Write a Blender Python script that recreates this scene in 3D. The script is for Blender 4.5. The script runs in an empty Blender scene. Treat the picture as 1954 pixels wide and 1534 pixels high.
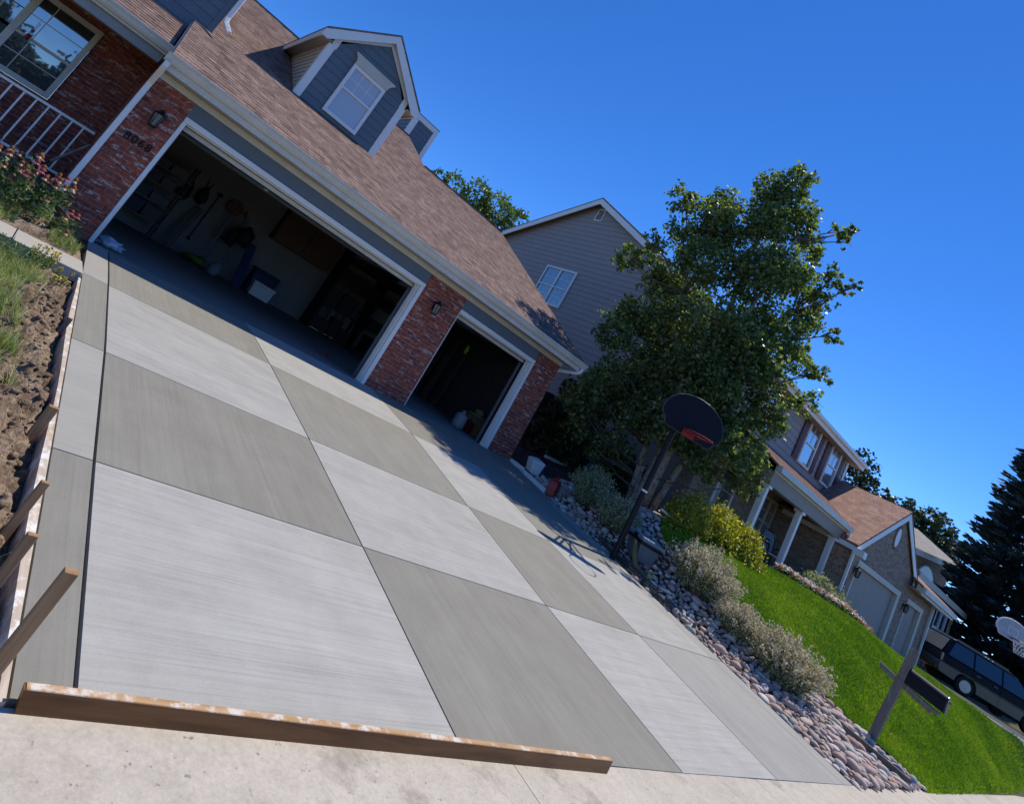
import bpy, math, random
import numpy as np
from mathutils import Vector, Matrix, noise as mnoise
random.seed(7); RNG = np.random.default_rng(7)
scene = bpy.context.scene
COL = scene.collection
R = math.radians
OFF = {}          # object name -> world offset its local coordinates are measured from

# ------------------------------------------------------------------ mesh helper
class MB:
    """collects geometry in world (or local) coordinates; build() links it as one mesh object"""
    def __init__(s): s.v = []; s.f = []; s.m = []
    def poly(s, pts, m=0):
        b = len(s.v); s.v += [tuple(p) for p in pts]; s.f.append(tuple(range(b, b+len(pts)))); s.m.append(m)
    def box(s, a, b, m=0):
        x0,x1 = sorted((a[0],b[0])); y0,y1 = sorted((a[1],b[1])); z0,z1 = sorted((a[2],b[2]))
        k = len(s.v)
        s.v += [(x0,y0,z0),(x1,y0,z0),(x1,y1,z0),(x0,y1,z0),(x0,y0,z1),(x1,y0,z1),(x1,y1,z1),(x0,y1,z1)]
        for q in ((0,3,2,1),(4,5,6,7),(0,1,5,4),(1,2,6,5),(2,3,7,6),(3,0,4,7)):
            s.f.append(tuple(k+i for i in q)); s.m.append(m)
    def hexa(s, p, m=0):
        """eight corners: bottom four ccw, top four ccw"""
        k = len(s.v); s.v += [tuple(q) for q in p]
        for q in ((0,3,2,1),(4,5,6,7),(0,1,5,4),(1,2,6,5),(2,3,7,6),(3,0,4,7)):
            s.f.append(tuple(k+i for i in q)); s.m.append(m)
    def bar(s, p, q, w, h=None, up=(0,0,1), m=0):
        """rectangular bar from p to q, width w, height h"""
        h = w if h is None else h
        p = Vector(p); q = Vector(q); d = (q-p).normalized(); u = Vector(up)
        if abs(d.dot(u)) > .98: u = Vector((0,1,0))
        sd = d.cross(u).normalized()*w/2; up2 = sd.cross(d).normalized()*h/2
        s.hexa([p-sd-up2, p+sd-up2, q+sd-up2, q-sd-up2, p-sd+up2, p+sd+up2, q+sd+up2, q-sd+up2], m)
    def prism(s, poly, ext, m=0):
        """poly: list of 3d points (planar), extruded by vector ext"""
        e = Vector(ext); a = [Vector(p) for p in poly]; n = len(a); k = len(s.v)
        s.v += [tuple(p) for p in a] + [tuple(p+e) for p in a]
        s.f.append(tuple(range(k+n-1, k-1, -1))); s.m.append(m)
        s.f.append(tuple(range(k+n, k+2*n))); s.m.append(m)
        for i in range(n):
            j = (i+1) % n
            s.f.append((k+i, k+j, k+n+j, k+n+i)); s.m.append(m)
    def tube(s, pts, rad, n=8, cap=True, m=0):
        pts = [Vector(p) for p in pts]
        if not hasattr(rad, '__len__'): rad = [rad]*len(pts)
        k = len(s.v); ref = None
        for i, p in enumerate(pts):
            d = (pts[min(i+1, len(pts)-1)] - pts[max(i-1, 0)])
            d = d.normalized() if d.length > 1e-9 else Vector((0,0,1))
            if ref is None: ref = Vector((1,0,0)) if abs(d.x) < .9 else Vector((0,1,0))
            a = d.cross(ref).normalized(); b = d.cross(a).normalized(); ref = b.cross(d) if False else ref
            for j in range(n):
                t = 2*math.pi*j/n
                s.v.append(tuple(p + (a*math.cos(t) + b*math.sin(t))*rad[i]))
        for i in range(len(pts)-1):
            for j in range(n):
                j2 = (j+1) % n
                s.f.append((k+i*n+j, k+i*n+j2, k+(i+1)*n+j2, k+(i+1)*n+j)); s.m.append(m)
        if cap:
            s.f.append(tuple(k+j for j in range(n))[::-1]); s.m.append(m)
            e = k+(len(pts)-1)*n
            s.f.append(tuple(e+j for j in range(n))); s.m.append(m)
    def lathe(s, prof, c=(0,0,0), axis='z', n=20, m=0):
        """prof: (radius, height) pairs"""
        k = len(s.v)
        for r, h in prof:
            for j in range(n):
                t = 2*math.pi*j/n; a, b = r*math.cos(t), r*math.sin(t)
                p = {'z': (a,b,h), 'y': (a,h,b), 'x': (h,a,b)}[axis]
                s.v.append((c[0]+p[0], c[1]+p[1], c[2]+p[2]))
        for i in range(len(prof)-1):
            for j in range(n):
                j2 = (j+1) % n
                s.f.append((k+i*n+j, k+i*n+j2, k+(i+1)*n+j2, k+(i+1)*n+j)); s.m.append(m)
        for i, fl in ((0, True), (len(prof)-1, False)):
            if prof[i][0] > 1e-4:
                q = tuple(k+i*n+j for j in range(n)); s.f.append(q[::-1] if fl else q); s.m.append(m)
    def build(s, name, mats, parent=None, local=False, smooth=False, bevel=0, autosmooth=None):
        off = Vector((0,0,0)) if local or parent is None else Vector(OFF.get(parent.name, (0,0,0)))
        me = bpy.data.meshes.new(name)
        me.from_pydata([(p[0]-off.x, p[1]-off.y, p[2]-off.z) for p in s.v], [], s.f)
        return finish(me, name, mats, parent, local, smooth, bevel, s.m, off)

def finish(me, name, mats, parent, local, smooth, bevel=0, midx=None, off=None):
    if not isinstance(mats, (list, tuple)): mats = [mats]
    for mt in mats: me.materials.append(mt)
    if midx is not None and len(mats) > 1: me.polygons.foreach_set('material_index', midx)
    if smooth: me.polygons.foreach_set('use_smooth', [True]*len(me.polygons))
    me.validate(); me.update()
    o = bpy.data.objects.new(name, me); COL.objects.link(o)
    if parent is not None: o.parent = parent
    OFF[o.name] = tuple(off) if off is not None else (0,0,0)
    if bevel:
        b = o.modifiers.new('bevel', 'BEVEL'); b.width = bevel; b.segments = 2; b.limit_method = 'ANGLE'; b.angle_limit = R(35)
    return o

def raw_mesh(name, V, F, mats, parent=None, smooth=False, local=False, nverts=4):
    """V (N,3) array, F (M,k) array of indices -> one object; quick path for many faces"""
    V = np.asarray(V, np.float32); F = np.asarray(F, np.int32)
    off = Vector((0,0,0)) if local or parent is None else Vector(OFF.get(parent.name, (0,0,0)))
    V = V - np.array(off, np.float32)
    me = bpy.data.meshes.new(name)
    me.vertices.add(len(V)); me.vertices.foreach_set('co', V.ravel())
    k = F.shape[1]
    me.loops.add(F.size); me.loops.foreach_set('vertex_index', F.ravel())
    me.polygons.add(len(F)); me.polygons.foreach_set('loop_start', np.arange(0, F.size, k, dtype=np.int32))
    me.polygons.foreach_set('loop_total', np.full(len(F), k, np.int32))
    return finish(me, name, mats, parent, local, smooth, 0, None, off)

def tag(o, label=None, cat=None, group=None, kind=None):
    if label: o['label'] = label
    if cat: o['category'] = cat
    if group: o['group'] = group
    if kind: o['kind'] = kind
    return o
def thing(name, label, cat, loc=(0,0,0), rotz=0, group=None):
    o = bpy.data.objects.new(name, None); COL.objects.link(o)
    o.empty_display_size = .2
    o.location = loc; o.rotation_euler = (0,0,rotz)
    OFF[o.name] = tuple(loc)
    return tag(o, label, cat, group)
def dup(root, loc, rotz=0, label=None, scale=None, group=None):
    r = root.copy(); COL.objects.link(r); r.location = loc; r.rotation_euler = (0,0,rotz)
    if scale: r.scale = (scale,)*3 if not hasattr(scale, '__len__') else scale
    if label: r['label'] = label
    if group: r['group'] = group
    for ch in list(root.children):
        c = ch.copy(); COL.objects.link(c); c.parent = r
        for g in list(ch.children):
            d = g.copy(); COL.objects.link(d); d.parent = c
    return r

# ------------------------------------------------------------------ materials
class NT:
    def __init__(s, name):
        s.mat = bpy.data.materials.new(name); s.mat.use_nodes = True
        s.t = s.mat.node_tree; s.b = s.t.nodes['Principled BSDF']; s.out = s.t.nodes['Material Output']
    def n(s, typ, **kw):
        nd = s.t.nodes.new(typ)
        for k, v in kw.items():
            if k.startswith('i_'):
                key = k[2:].replace('_', ' ')
                nd.inputs[key].default_value = v
            else: setattr(nd, k, v)
        return nd
    def l(s, a, b): s.t.links.new(a, b)
    def pos(s, scale=(1,1,1), rot=None, objspace=False):
        if objspace:
            g = s.n('ShaderNodeTexCoord').outputs['Object']
        else: g = s.n('ShaderNodeNewGeometry').outputs['Position']
        m = s.n('ShaderNodeMapping'); m.inputs['Scale'].default_value = scale
        if rot: m.inputs['Rotation'].default_value = rot
        s.l(g, m.inputs['Vector']); return m.outputs['Vector']
    def noise(s, vec, scale=5, detail=4, rough=.55, dist=0):
        nd = s.n('ShaderNodeTexNoise'); nd.inputs['Scale'].default_value = scale; nd.inputs['Detail'].default_value = detail
        nd.inputs['Roughness'].default_value = rough; nd.inputs['Distortion'].default_value = dist
        s.l(vec, nd.inputs['Vector']); return nd.outputs['Fac']
    def ramp(s, fac, stops):
        r = s.n('ShaderNodeValToRGB'); e = r.color_ramp.elements
        while len(e) < len(stops): e.new(.5)
        for el, (p, c) in zip(e, stops):
            el.position = p; el.color = (c, c, c, 1) if not hasattr(c, '__len__') else (*c, 1)
        s.l(fac, r.inputs['Fac']); return r.outputs['Color']
    def mix(s, fac, a, b, mode='MIX'):
        m = s.n('ShaderNodeMix', data_type='RGBA', blend_type=mode)
        for inp, v in ((m.inputs[0], fac), (m.inputs[6], a), (m.inputs[7], b)):
            if isinstance(v, (int, float)): inp.default_value = v
            elif hasattr(v, '__len__'): inp.default_value = (*v, 1)
            else: s.l(v, inp)
        return m.outputs[2]
    def math(s, op, a, b=0.0):
        m = s.n('ShaderNodeMath', operation=op)
        for i, v in enumerate((a, b)):
            if isinstance(v, (int, float)): m.inputs[i].default_value = v
            else: s.l(v, m.inputs[i])
        return m.outputs[0]
    def color(s, c):
        if hasattr(c, '__len__'): s.b.inputs['Base Color'].default_value = (*c, 1)
        else: s.l(c, s.b.inputs['Base Color'])
    def bump(s, h, strength=.3, dist=.01, prev=None):
        b = s.n('ShaderNodeBump'); b.inputs['Strength'].default_value = strength; b.inputs['Distance'].default_value = dist
        s.l(h, b.inputs['Height'])
        if prev is not None: s.l(prev, b.inputs['Normal'])
        s.l(b.outputs['Normal'], s.b.inputs['Normal']); return b.outputs['Normal']
    def rough(s, r, spec=None, metal=None):
        s.b.inputs['Roughness'].default_value = r
        if spec is not None: s.b.inputs['Specular IOR Level'].default_value = spec
        if metal is not None: s.b.inputs['Metallic'].default_value = metal

def m_plain(name, col, rough=.6, var=.12, scale=6, spec=.4, metal=0, bump=0, fine=0):
    t = NT(name); v = t.pos()
    f = t.noise(v, scale, 5)
    if fine:
        f = t.mix(.5, f, t.noise(v, fine, 3))
    lo = tuple(c*(1-var) for c in col); hi = tuple(min(1, c*(1+var)) for c in col)
    t.color(t.ramp(f, [(.3, lo), (.7, hi)])); t.rough(rough, spec, metal)
    if bump: t.bump(f, bump, .01)
    return t.mat

def m_brick(name, c1, c2, mortar, smear=None, smear_lo=.6, bw=.215, rh=.075):
    t = NT(name)
    g = t.n('ShaderNodeNewGeometry').outputs['Position']
    sx = t.n('ShaderNodeSeparateXYZ'); t.l(g, sx.inputs[0])
    u = t.math('ADD', sx.outputs[0], sx.outputs[1])
    cb = t.n('ShaderNodeCombineXYZ'); t.l(u, cb.inputs[0]); t.l(sx.outputs[2], cb.inputs[1])
    vec = cb.outputs[0]
    # slight wander so that courses are not ruler-straight
    wn = t.n('ShaderNodeTexNoise'); wn.inputs['Scale'].default_value = 9; t.l(vec, wn.inputs['Vector'])
    wv = t.n('ShaderNodeVectorMath', operation='MULTIPLY_ADD'); t.l(wn.outputs['Color'], wv.inputs[0])
    wv.inputs[1].default_value = (.012, .010, 0); t.l(vec, wv.inputs[2])
    br = t.n('ShaderNodeTexBrick'); t.l(wv.outputs[0], br.inputs['Vector'])
    br.inputs['Scale'].default_value = 1; br.inputs['Brick Width'].default_value = bw; br.inputs['Row Height'].default_value = rh
    br.inputs['Mortar Size'].default_value = .006; br.inputs['Mortar Smooth'].default_value = .25; br.inputs['Bias'].default_value = 0
    br.inputs['Color1'].default_value = (*c1, 1); br.inputs['Color2'].default_value = (*c2, 1); br.inputs['Mortar'].default_value = (*mortar, 1)
    n1 = t.noise(vec, 14, 5); n2 = t.noise(vec, 60, 3)
    c = t.mix(1, br.outputs['Color'], t.ramp(n1, [(.3, .62), (.7, 1.25)]), 'MULTIPLY')
    c = t.mix(1, c, t.ramp(n2, [(.3, .85), (.7, 1.12)]), 'MULTIPLY')
    if smear:
        mp = t.n('ShaderNodeMapping'); mp.inputs['Scale'].default_value = (3.2, 13, 1); t.l(vec, mp.inputs['Vector'])
        s1 = t.noise(mp.outputs[0], 1.3, 4, .6, .6)
        mask = t.ramp(s1, [(smear_lo, 0.), (smear_lo+.05, 1.)])
        n3 = t.ramp(t.noise(vec, 38, 3), [(.38, 0.), (.55, .9)])
        c = t.mix(t.math('MULTIPLY', mask, n3), c, smear)
    t.color(c); t.rough(.85, .2)
    h = t.math('ADD', t.math('MULTIPLY', br.outputs['Fac'], -1.0), t.math('MULTIPLY', n1, .5))
    t.bump(h, .55, .012)
    return t.mat

def m_shingle(name, slope, along='x', cols=((.200,.137,.118), (.310,.222,.188), (.100,.064,.056)), row=.125, wid=.25):
    """slope: unit vector pointing up the roof plane"""
    t = NT(name); g = t.n('ShaderNodeNewGeometry').outputs['Position']
    d = t.n('ShaderNodeVectorMath', operation='DOT_PRODUCT'); t.l(g, d.inputs[0]); d.inputs[1].default_value = slope
    sx = t.n('ShaderNodeSeparateXYZ'); t.l(g, sx.inputs[0])
    cb = t.n('ShaderNodeCombineXYZ'); t.l(sx.outputs[0 if along == 'x' else 1], cb.inputs[0]); t.l(d.outputs['Value'], cb.inputs[1])
    wn = t.n('ShaderNodeTexNoise'); wn.inputs['Scale'].default_value = 3; t.l(cb.outputs[0], wn.inputs['Vector'])
    wv = t.n('ShaderNodeVectorMath', operation='MULTIPLY_ADD'); t.l(wn.outputs['Color'], wv.inputs[0])
    wv.inputs[1].default_value = (.02, .018, 0); t.l(cb.outputs[0], wv.inputs[2])
    def layer(w, off, bias):
        br = t.n('ShaderNodeTexBrick'); br.offset = off; t.l(wv.outputs[0], br.inputs['Vector'])
        br.inputs['Scale'].default_value = 1; br.inputs['Brick Width'].default_value = w; br.inputs['Row Height'].default_value = row
        br.inputs['Mortar Size'].default_value = .004; br.inputs['Mortar Smooth'].default_value = .3; br.inputs['Bias'].default_value = bias
        br.inputs['Color1'].default_value = (0,0,0,1); br.inputs['Color2'].default_value = (1,1,1,1); br.inputs['Mortar'].default_value = (.1,.1,.1,1)
        return br
    a = layer(wid, .37, 0); b = layer(wid*.53, .61, .1)
    f = t.mix(.5, a.outputs['Color'], b.outputs['Color'])
    f = t.mix(.3, f, t.ramp(t.noise(cb.outputs[0], 3.5, 4), [(.3, 0.), (.7, 1.)]))
    c = t.ramp(f, [(.1, cols[2]), (.5, cols[0]), (.9, cols[1])])
    c = t.mix(1, c, t.ramp(t.noise(cb.outputs[0], 90, 2), [(.3, .8), (.7, 1.18)]), 'MULTIPLY')
    # each course casts a small lip: saw-tooth height up the slope
    fr = t.math('FRACT', t.math('DIVIDE', t.n('ShaderNodeSeparateXYZ').outputs[1], row))
    sp = [n for n in t.t.nodes if n.type == 'SEPXYZ'][-1]; t.l(wv.outputs[0], sp.inputs[0])
    t.color(c); t.rough(.9, .15)
    h = t.math('ADD', t.math('MULTIPLY', fr, -1.0), t.math('MULTIPLY', f, .55))
    t.bump(h, .8, .03)
    return t.mat

def m_concrete(name, lo, hi, streak=None, fine=160, stain=None):
    """broom-finished concrete; streak: axis ('x' or 'y') the broom was drawn along"""
    t = NT(name); v = t.pos()
    big = t.noise(v, 1.1, 5, .6); sp = t.noise(v, fine, 2)
    if streak:
        ax = lambda a, b: (a, b, 1) if streak == 'x' else (b, a, 1)
        wob = .35
        st = t.noise(t.pos(ax(.9, 30)), 1.0, 7, .72, wob)               # individual bristle lines
        thin = t.ramp(t.noise(t.pos(ax(.55, 75)), 1.0, 4, .6, .2), [(.36, .15), (.46, .8), (.62, 1.)])
        band = t.noise(t.pos(ax(.45, 3.2)), 1.0, 4, .6, .5)              # one broom width after another
        blot = t.noise(v, 2.6, 7, .68)
        f = t.mix(.40, st, band); f = t.mix(.15, f, thin); f = t.mix(.34, f, blot); f = t.mix(.20, f, sp)
        oi = t.n('ShaderNodeObjectInfo').outputs['Random']
        f = t.math('ADD', f, t.math('MULTIPLY', t.math('SUBTRACT', oi, .5), .05))
        hgt = t.mix(.3, st, sp)
    else:
        f = t.mix(.30, big, sp); f = t.mix(.5, f, t.noise(v, 9, 8, .75)); f = t.mix(.3, f, t.noise(v, 45, 3, .7)); hgt = f
    c = t.ramp(f, [(.33, lo), (.68, hi)])
    if stain:
        m = t.ramp(t.noise(v, 2.3, 6, .7), [(.56, 0.), (.7, .75)])
        c = t.mix(m, c, stain)
        d = t.ramp(t.noise(v, 26, 3, .6), [(.66, 0.), (.72, .7)])
        c = t.mix(d, c, tuple(x*.55 for x in stain))
    t.color(c); t.rough(.85, .25); t.bump(hgt, .35, .006)
    return t.mat

def m_wood(name, c1, c2, axis='x', rough=.7, scale=1.0, stain=None):
    t = NT(name)
    sc = {'x': (2, 26, 26), 'y': (26, 2, 26), 'z': (26, 26, 2)}[axis]
    g = t.noise(t.pos(tuple(s*scale for s in sc), objspace=True), 1, 5, .6, .8)
    c = t.ramp(g, [(.3, c1), (.7, c2)])
    if stain:
        m = t.ramp(t.noise(t.pos((1,1,1), objspace=True), 9, 5, .7), [(.5, 0.), (.62, 1.)])
        c = t.mix(m, c, stain)
    t.color(c); t.rough(rough, .3); t.bump(g, .3, .004)
    return t.mat

def m_leaf(name, stops, trans=.35, rough=.45, spec=.5, tint=None):
    """leaf-sized faces, each its own shade"""
    t = NT(name)
    ri = t.n('ShaderNodeNewGeometry').outputs['Random Per Island']
    c = t.ramp(ri, stops)
    t.color(c); t.rough(rough, spec)
    tr = t.n('ShaderNodeBsdfTranslucent')
    c2 = t.mix(1, c, tint or (1.5, 1.6, .55), 'MULTIPLY'); t.l(c2, tr.inputs['Color'])
    mx = t.n('ShaderNodeMixShader'); mx.inputs[0].default_value = trans
    t.l(t.b.outputs[0], mx.inputs[1]); t.l(tr.outputs[0], mx.inputs[2]); t.l(mx.outputs[0], t.out.inputs['Surface'])
    return t.mat

def m_glass(name, base=(.02,.025,.03), refl=.25, rough=.02):
    t = NT(name); t.color(base); t.rough(.3, .5)
    gl = t.n('ShaderNodeBsdfGlossy'); gl.inputs['Roughness'].default_value = rough; gl.inputs['Color'].default_value = (.9,.95,1,1)
    v = t.pos(); nb = t.n('ShaderNodeBump'); nb.inputs['Strength'].default_value = .04; nb.inputs['Distance'].default_value = .05
    t.l(t.noise(v, 1.4, 2), nb.inputs['Height']); t.l(nb.outputs[0], gl.inputs['Normal'])
    fr = t.n('ShaderNodeFresnel'); fr.inputs['IOR'].default_value = 1.5
    mx = t.n('ShaderNodeMixShader'); f = t.math('ADD', fr.outputs[0], refl); t.l(f, mx.inputs[0])
    t.l(t.b.outputs[0], mx.inputs[1]); t.l(gl.outputs[0], mx.inputs[2]); t.l(mx.outputs[0], t.out.inputs['Surface'])
    return t.mat

M = {}
KS = .489; KN = math.hypot(1, KS); UPS = (0, 1/KN, KS/KN)
M['brick'] = m_brick('red_brick', (.39,.092,.052), (.22,.058,.042), (.25,.20,.175), smear=(.56,.50,.46), smear_lo=.575)
M['brick_tan'] = m_brick('tan_brick', (.42,.285,.195), (.25,.165,.115), (.40,.33,.26), smear=(.42,.35,.28), smear_lo=.60)
M['brick_far'] = m_brick('buff_brick', (.36,.26,.17), (.24,.165,.11), (.36,.30,.23))
M['roof'] = m_shingle('brown_shingle', UPS)
M['roof_n'] = m_shingle('rust_shingle', (0,.9,.43), cols=((.275,.165,.128), (.36,.23,.18), (.19,.11,.085)), row=.16)
M['roof_ny'] = m_shingle('rust_shingle_side', (.85,0,.52), along='y', cols=((.275,.165,.128), (.36,.23,.18), (.19,.11,.085)), row=.16)
M['roof_g'] = m_shingle('grey_shingle', (.4,.75,.5), cols=((.27,.25,.235), (.36,.34,.32), (.19,.175,.165)), row=.17)
M['white'] = m_plain('white_trim', (.78,.77,.74), .5, .07, 3, fine=40)
M['white_old'] = m_plain('weathered_white_trim', (.62,.59,.52), .5, .16, 2.5, fine=30)
M['cream'] = m_plain('cream_trim', (.60,.54,.43), .6, .08, 4)
M['blue'] = m_plain('blue_grey_siding', (.125,.155,.185), .6, .10, 3, fine=50)
M['offwhite'] = m_plain('pale_siding', (.56,.53,.45), .6, .08, 4)
M['mauve'] = m_plain('mauve_grey_siding', (.31,.272,.262), .65, .07, 3, fine=40)
M['taupe'] = m_plain('taupe_panel', (.30,.245,.205), .6, .06, 5)
M['yellow'] = m_plain('straw_siding', (.50,.39,.22), .7, .08, 3)
M['shutter'] = m_plain('maroon_shutter', (.085,.022,.026), .55, .1, 8)
M['dark'] = m_plain('black_metal', (.008,.008,.011), .5, .2, 20, .25)
M['grey'] = m_plain('grey_plastic', (.16,.18,.20), .45, .1, 10)
M['soffit'] = m_plain('tan_soffit', (.42,.38,.31), .7, .08, 3)
M['glass'] = m_glass('window_glass')
M['glass_dim'] = m_glass('dim_glass', (.015,.02,.024), .02)
M['glass_pale'] = m_glass('curtained_glass', (.44,.45,.47), .05)
M['glass_mid'] = m_glass('half_lit_glass', (.12,.14,.15), .14)
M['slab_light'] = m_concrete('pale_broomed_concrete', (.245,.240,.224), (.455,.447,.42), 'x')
M['slab_dark'] = m_concrete('shade_toned_broomed_concrete', (.175,.168,.144), (.285,.275,.240), 'y')  # darker colour paints in the shading of sunlight across these broom grooves
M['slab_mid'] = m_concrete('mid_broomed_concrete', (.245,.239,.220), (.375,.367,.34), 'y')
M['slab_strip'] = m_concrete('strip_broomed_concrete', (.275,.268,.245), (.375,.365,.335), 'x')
M['joint'] = m_plain('joint_filler', (.035,.028,.03), .9, .2, 20)
M['walk'] = m_concrete('pavement_concrete', (.33,.295,.245), (.60,.55,.47), None, 120, (.25,.215,.185))
M['path'] = m_concrete('path_concrete', (.33,.31,.28), (.45,.43,.39), 'x')
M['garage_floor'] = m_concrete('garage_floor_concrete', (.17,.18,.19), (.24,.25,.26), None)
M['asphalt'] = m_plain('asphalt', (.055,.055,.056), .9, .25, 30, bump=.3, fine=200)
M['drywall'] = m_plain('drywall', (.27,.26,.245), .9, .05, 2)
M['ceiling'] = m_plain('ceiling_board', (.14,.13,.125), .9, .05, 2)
M['plank'] = m_wood('stained_plank', (.10,.040,.014), (.235,.105,.040), 'x', .42, .8)
M['plank_top'] = m_wood('crusted_plank_edge', (.36,.20,.09), (.55,.36,.20), 'x', .6, 1, (.66,.60,.52))
M['stake'] = m_wood('raw_stake_wood', (.24,.13,.065), (.42,.26,.14), 'z', .7)
M['form'] = m_wood('splashed_form_board', (.40,.31,.22), (.60,.52,.43), 'y', .8, 1, (.76,.74,.70))
M['grey_wood'] = m_wood('weathered_grey_wood', (.13,.115,.10), (.25,.225,.195), 'z', .85)
M['tie'] = m_wood('weathered_landscape_timber', (.07,.06,.055), (.17,.15,.135), 'y', .85)
M['fence'] = m_wood('dark_fence_wood', (.035,.028,.024), (.085,.068,.055), 'z', .85, .6)
M['bark'] = m_wood('aspen_bark', (.20,.17,.13), (.38,.34,.27), 'z', .85, .35, (.10,.085,.07))
M['bark_dark'] = m_wood('dark_bark', (.05,.04,.03), (.11,.085,.06), 'z', .9, .4)
M['twig'] = m_plain('twig', (.12,.10,.075), .85, .2, 15)

def m_soil():
    t = NT('soil'); v = t.pos()
    a = t.noise(v, 6, 8, .7); b = t.noise(v, 45, 4, .65)
    c = t.ramp(t.mix(.45, a, b), [(.33, (.045,.029,.019)), (.48, (.19,.135,.092)), (.64, (.44,.345,.255))])
    t.color(c); t.rough(.95, .1); t.bump(t.mix(.5, a, b), .9, .04); return t.mat
M['soil'] = m_soil()
def m_mulch():
    t = NT('bed_gravel'); v = t.pos()
    vo = t.n('ShaderNodeTexVoronoi'); vo.inputs['Scale'].default_value = 22; t.l(v, vo.inputs['Vector'])
    sx = t.n('ShaderNodeSeparateColor'); t.l(vo.outputs['Color'], sx.inputs[0])
    c = t.ramp(sx.outputs[0], [(.1, (.06,.045,.04)), (.5, (.20,.16,.145)), (.9, (.38,.32,.30))])
    dd = t.ramp(vo.outputs['Distance'], [(.0, 1.), (.55, .15)])
    t.color(t.mix(1, c, dd, 'MULTIPLY')); t.rough(.9, .2); t.bump(dd, .8, .03); return t.mat
M['mulch'] = m_mulch()
def m_ground():
    t = NT('dry_ground'); v = t.pos()
    f = t.mix(.5, t.noise(v, .6, 6), t.noise(v, 18, 5))
    t.color(t.ramp(f, [(.35, (.07,.075,.03)), (.6, (.16,.13,.08))])); t.rough(.95, .1); t.bump(f, .6, .05); return t.mat
M['ground'] = m_ground()
def m_turf(name, c):
    t = NT(name); v = t.pos(); f = t.mix(.5, t.noise(v, .8, 5), t.noise(v, 40, 3))
    t.color(t.ramp(f, [(.35, tuple(x*.6 for x in c)), (.65, c)])); t.rough(.9, .1); t.bump(f, .6, .03); return t.mat
M['turf'] = m_turf('lawn_turf', (.085,.165,.012))
M['turf_pale'] = m_turf('pale_turf', (.12,.15,.05))

def m_blade(name, lo, mid, hi, patch=.9, trans=.35):
    t = NT(name); v = t.pos()
    ri = t.n('ShaderNodeNewGeometry').outputs['Random Per Island']
    f = t.mix(.5, ri, t.ramp(t.noise(v, patch, 5, .6), [(.35, 0.), (.65, 1.)]))
    c = t.ramp(f, [(.1, lo), (.5, mid), (.9, hi)])
    t.color(c); t.rough(.5, .3)
    tr = t.n('ShaderNodeBsdfTranslucent'); t.l(t.mix(1, c, (1.5,1.5,.7), 'MULTIPLY'), tr.inputs['Color'])
    mx = t.n('ShaderNodeMixShader'); mx.inputs[0].default_value = trans
    t.l(t.b.outputs[0], mx.inputs[1]); t.l(tr.outputs[0], mx.inputs[2]); t.l(mx.outputs[0], t.out.inputs['Surface'])
    return t.mat
M['blade'] = m_blade('lawn_blade', (.065,.155,.010), (.145,.275,.012), (.29,.39,.030))
M['blade_pale'] = m_blade('long_pale_grass', (.16,.22,.07), (.30,.36,.14), (.52,.54,.30), 2.5)
M['aspen'] = m_leaf('aspen_leaf', [(0., (.034,.060,.026)), (.4, (.090,.138,.048)), (.75, (.17,.225,.080)), (1., (.30,.34,.15))], .50, .40, .6)
M['leaf_bright'] = m_leaf('bright_leaf', [(0., (.045,.085,.018)), (.6, (.09,.15,.035)), (1., (.16,.22,.06))], .4)
M['leaf_dark'] = m_leaf('dark_leaf', [(0., (.018,.032,.016)), (.6, (.040,.062,.026)), (1., (.075,.10,.04))], .2)
M['spruce'] = m_leaf('spruce_needle', [(0., (.012,.024,.028)), (.6, (.028,.048,.052)), (1., (.060,.090,.088))], .1, .6, .3, (1.2,1.4,1.1))
M['sage'] = m_leaf('sage_leaf', [(0., (.19,.23,.12)), (.5, (.36,.40,.22)), (1., (.54,.55,.34))], .30, .7, .2, (1.2,1.2,.8))
M['seedhead'] = m_leaf('dry_seedhead', [(0., (.42,.37,.24)), (.5, (.62,.57,.39)), (1., (.76,.71,.53))], .25, .8, .1, (1.1,1.,.8))
M['yshrub'] = m_leaf('yellow_green_leaf', [(0., (.15,.16,.018)), (.5, (.31,.31,.035)), (1., (.50,.46,.07))], .45)
M['green_leaf'] = m_leaf('garden_leaf', [(0., (.04,.085,.03)), (.5, (.09,.16,.06)), (1., (.20,.27,.13))], .35)
M['blue_leaf'] = m_leaf('bluish_leaf', [(0., (.035,.085,.055)), (.5, (.08,.15,.10)), (1., (.20,.29,.20))], .3)
M['pink'] = m_leaf('pink_petal', [(0., (.45,.06,.22)), (1., (.62,.22,.38))], .4)
M['faded'] = m_leaf('faded_petal', [(0., (.42,.22,.17)), (1., (.62,.40,.32))], .4)
M['cone'] = m_plain('seed_cone', (.16,.055,.018), .8, .4, 60)
M['yellow_petal'] = m_leaf('yellow_petal', [(0., (.62,.42,.01)), (1., (.78,.62,.05))], .4, tint=(1.1,1.,.4))
M['white_petal'] = m_leaf('pale_petal', [(0., (.74,.72,.68)), (.55, (.78,.74,.70)), (.62, (.55,.16,.08)), (1., (.62,.20,.12))], .3, tint=(1,1,1))
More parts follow.
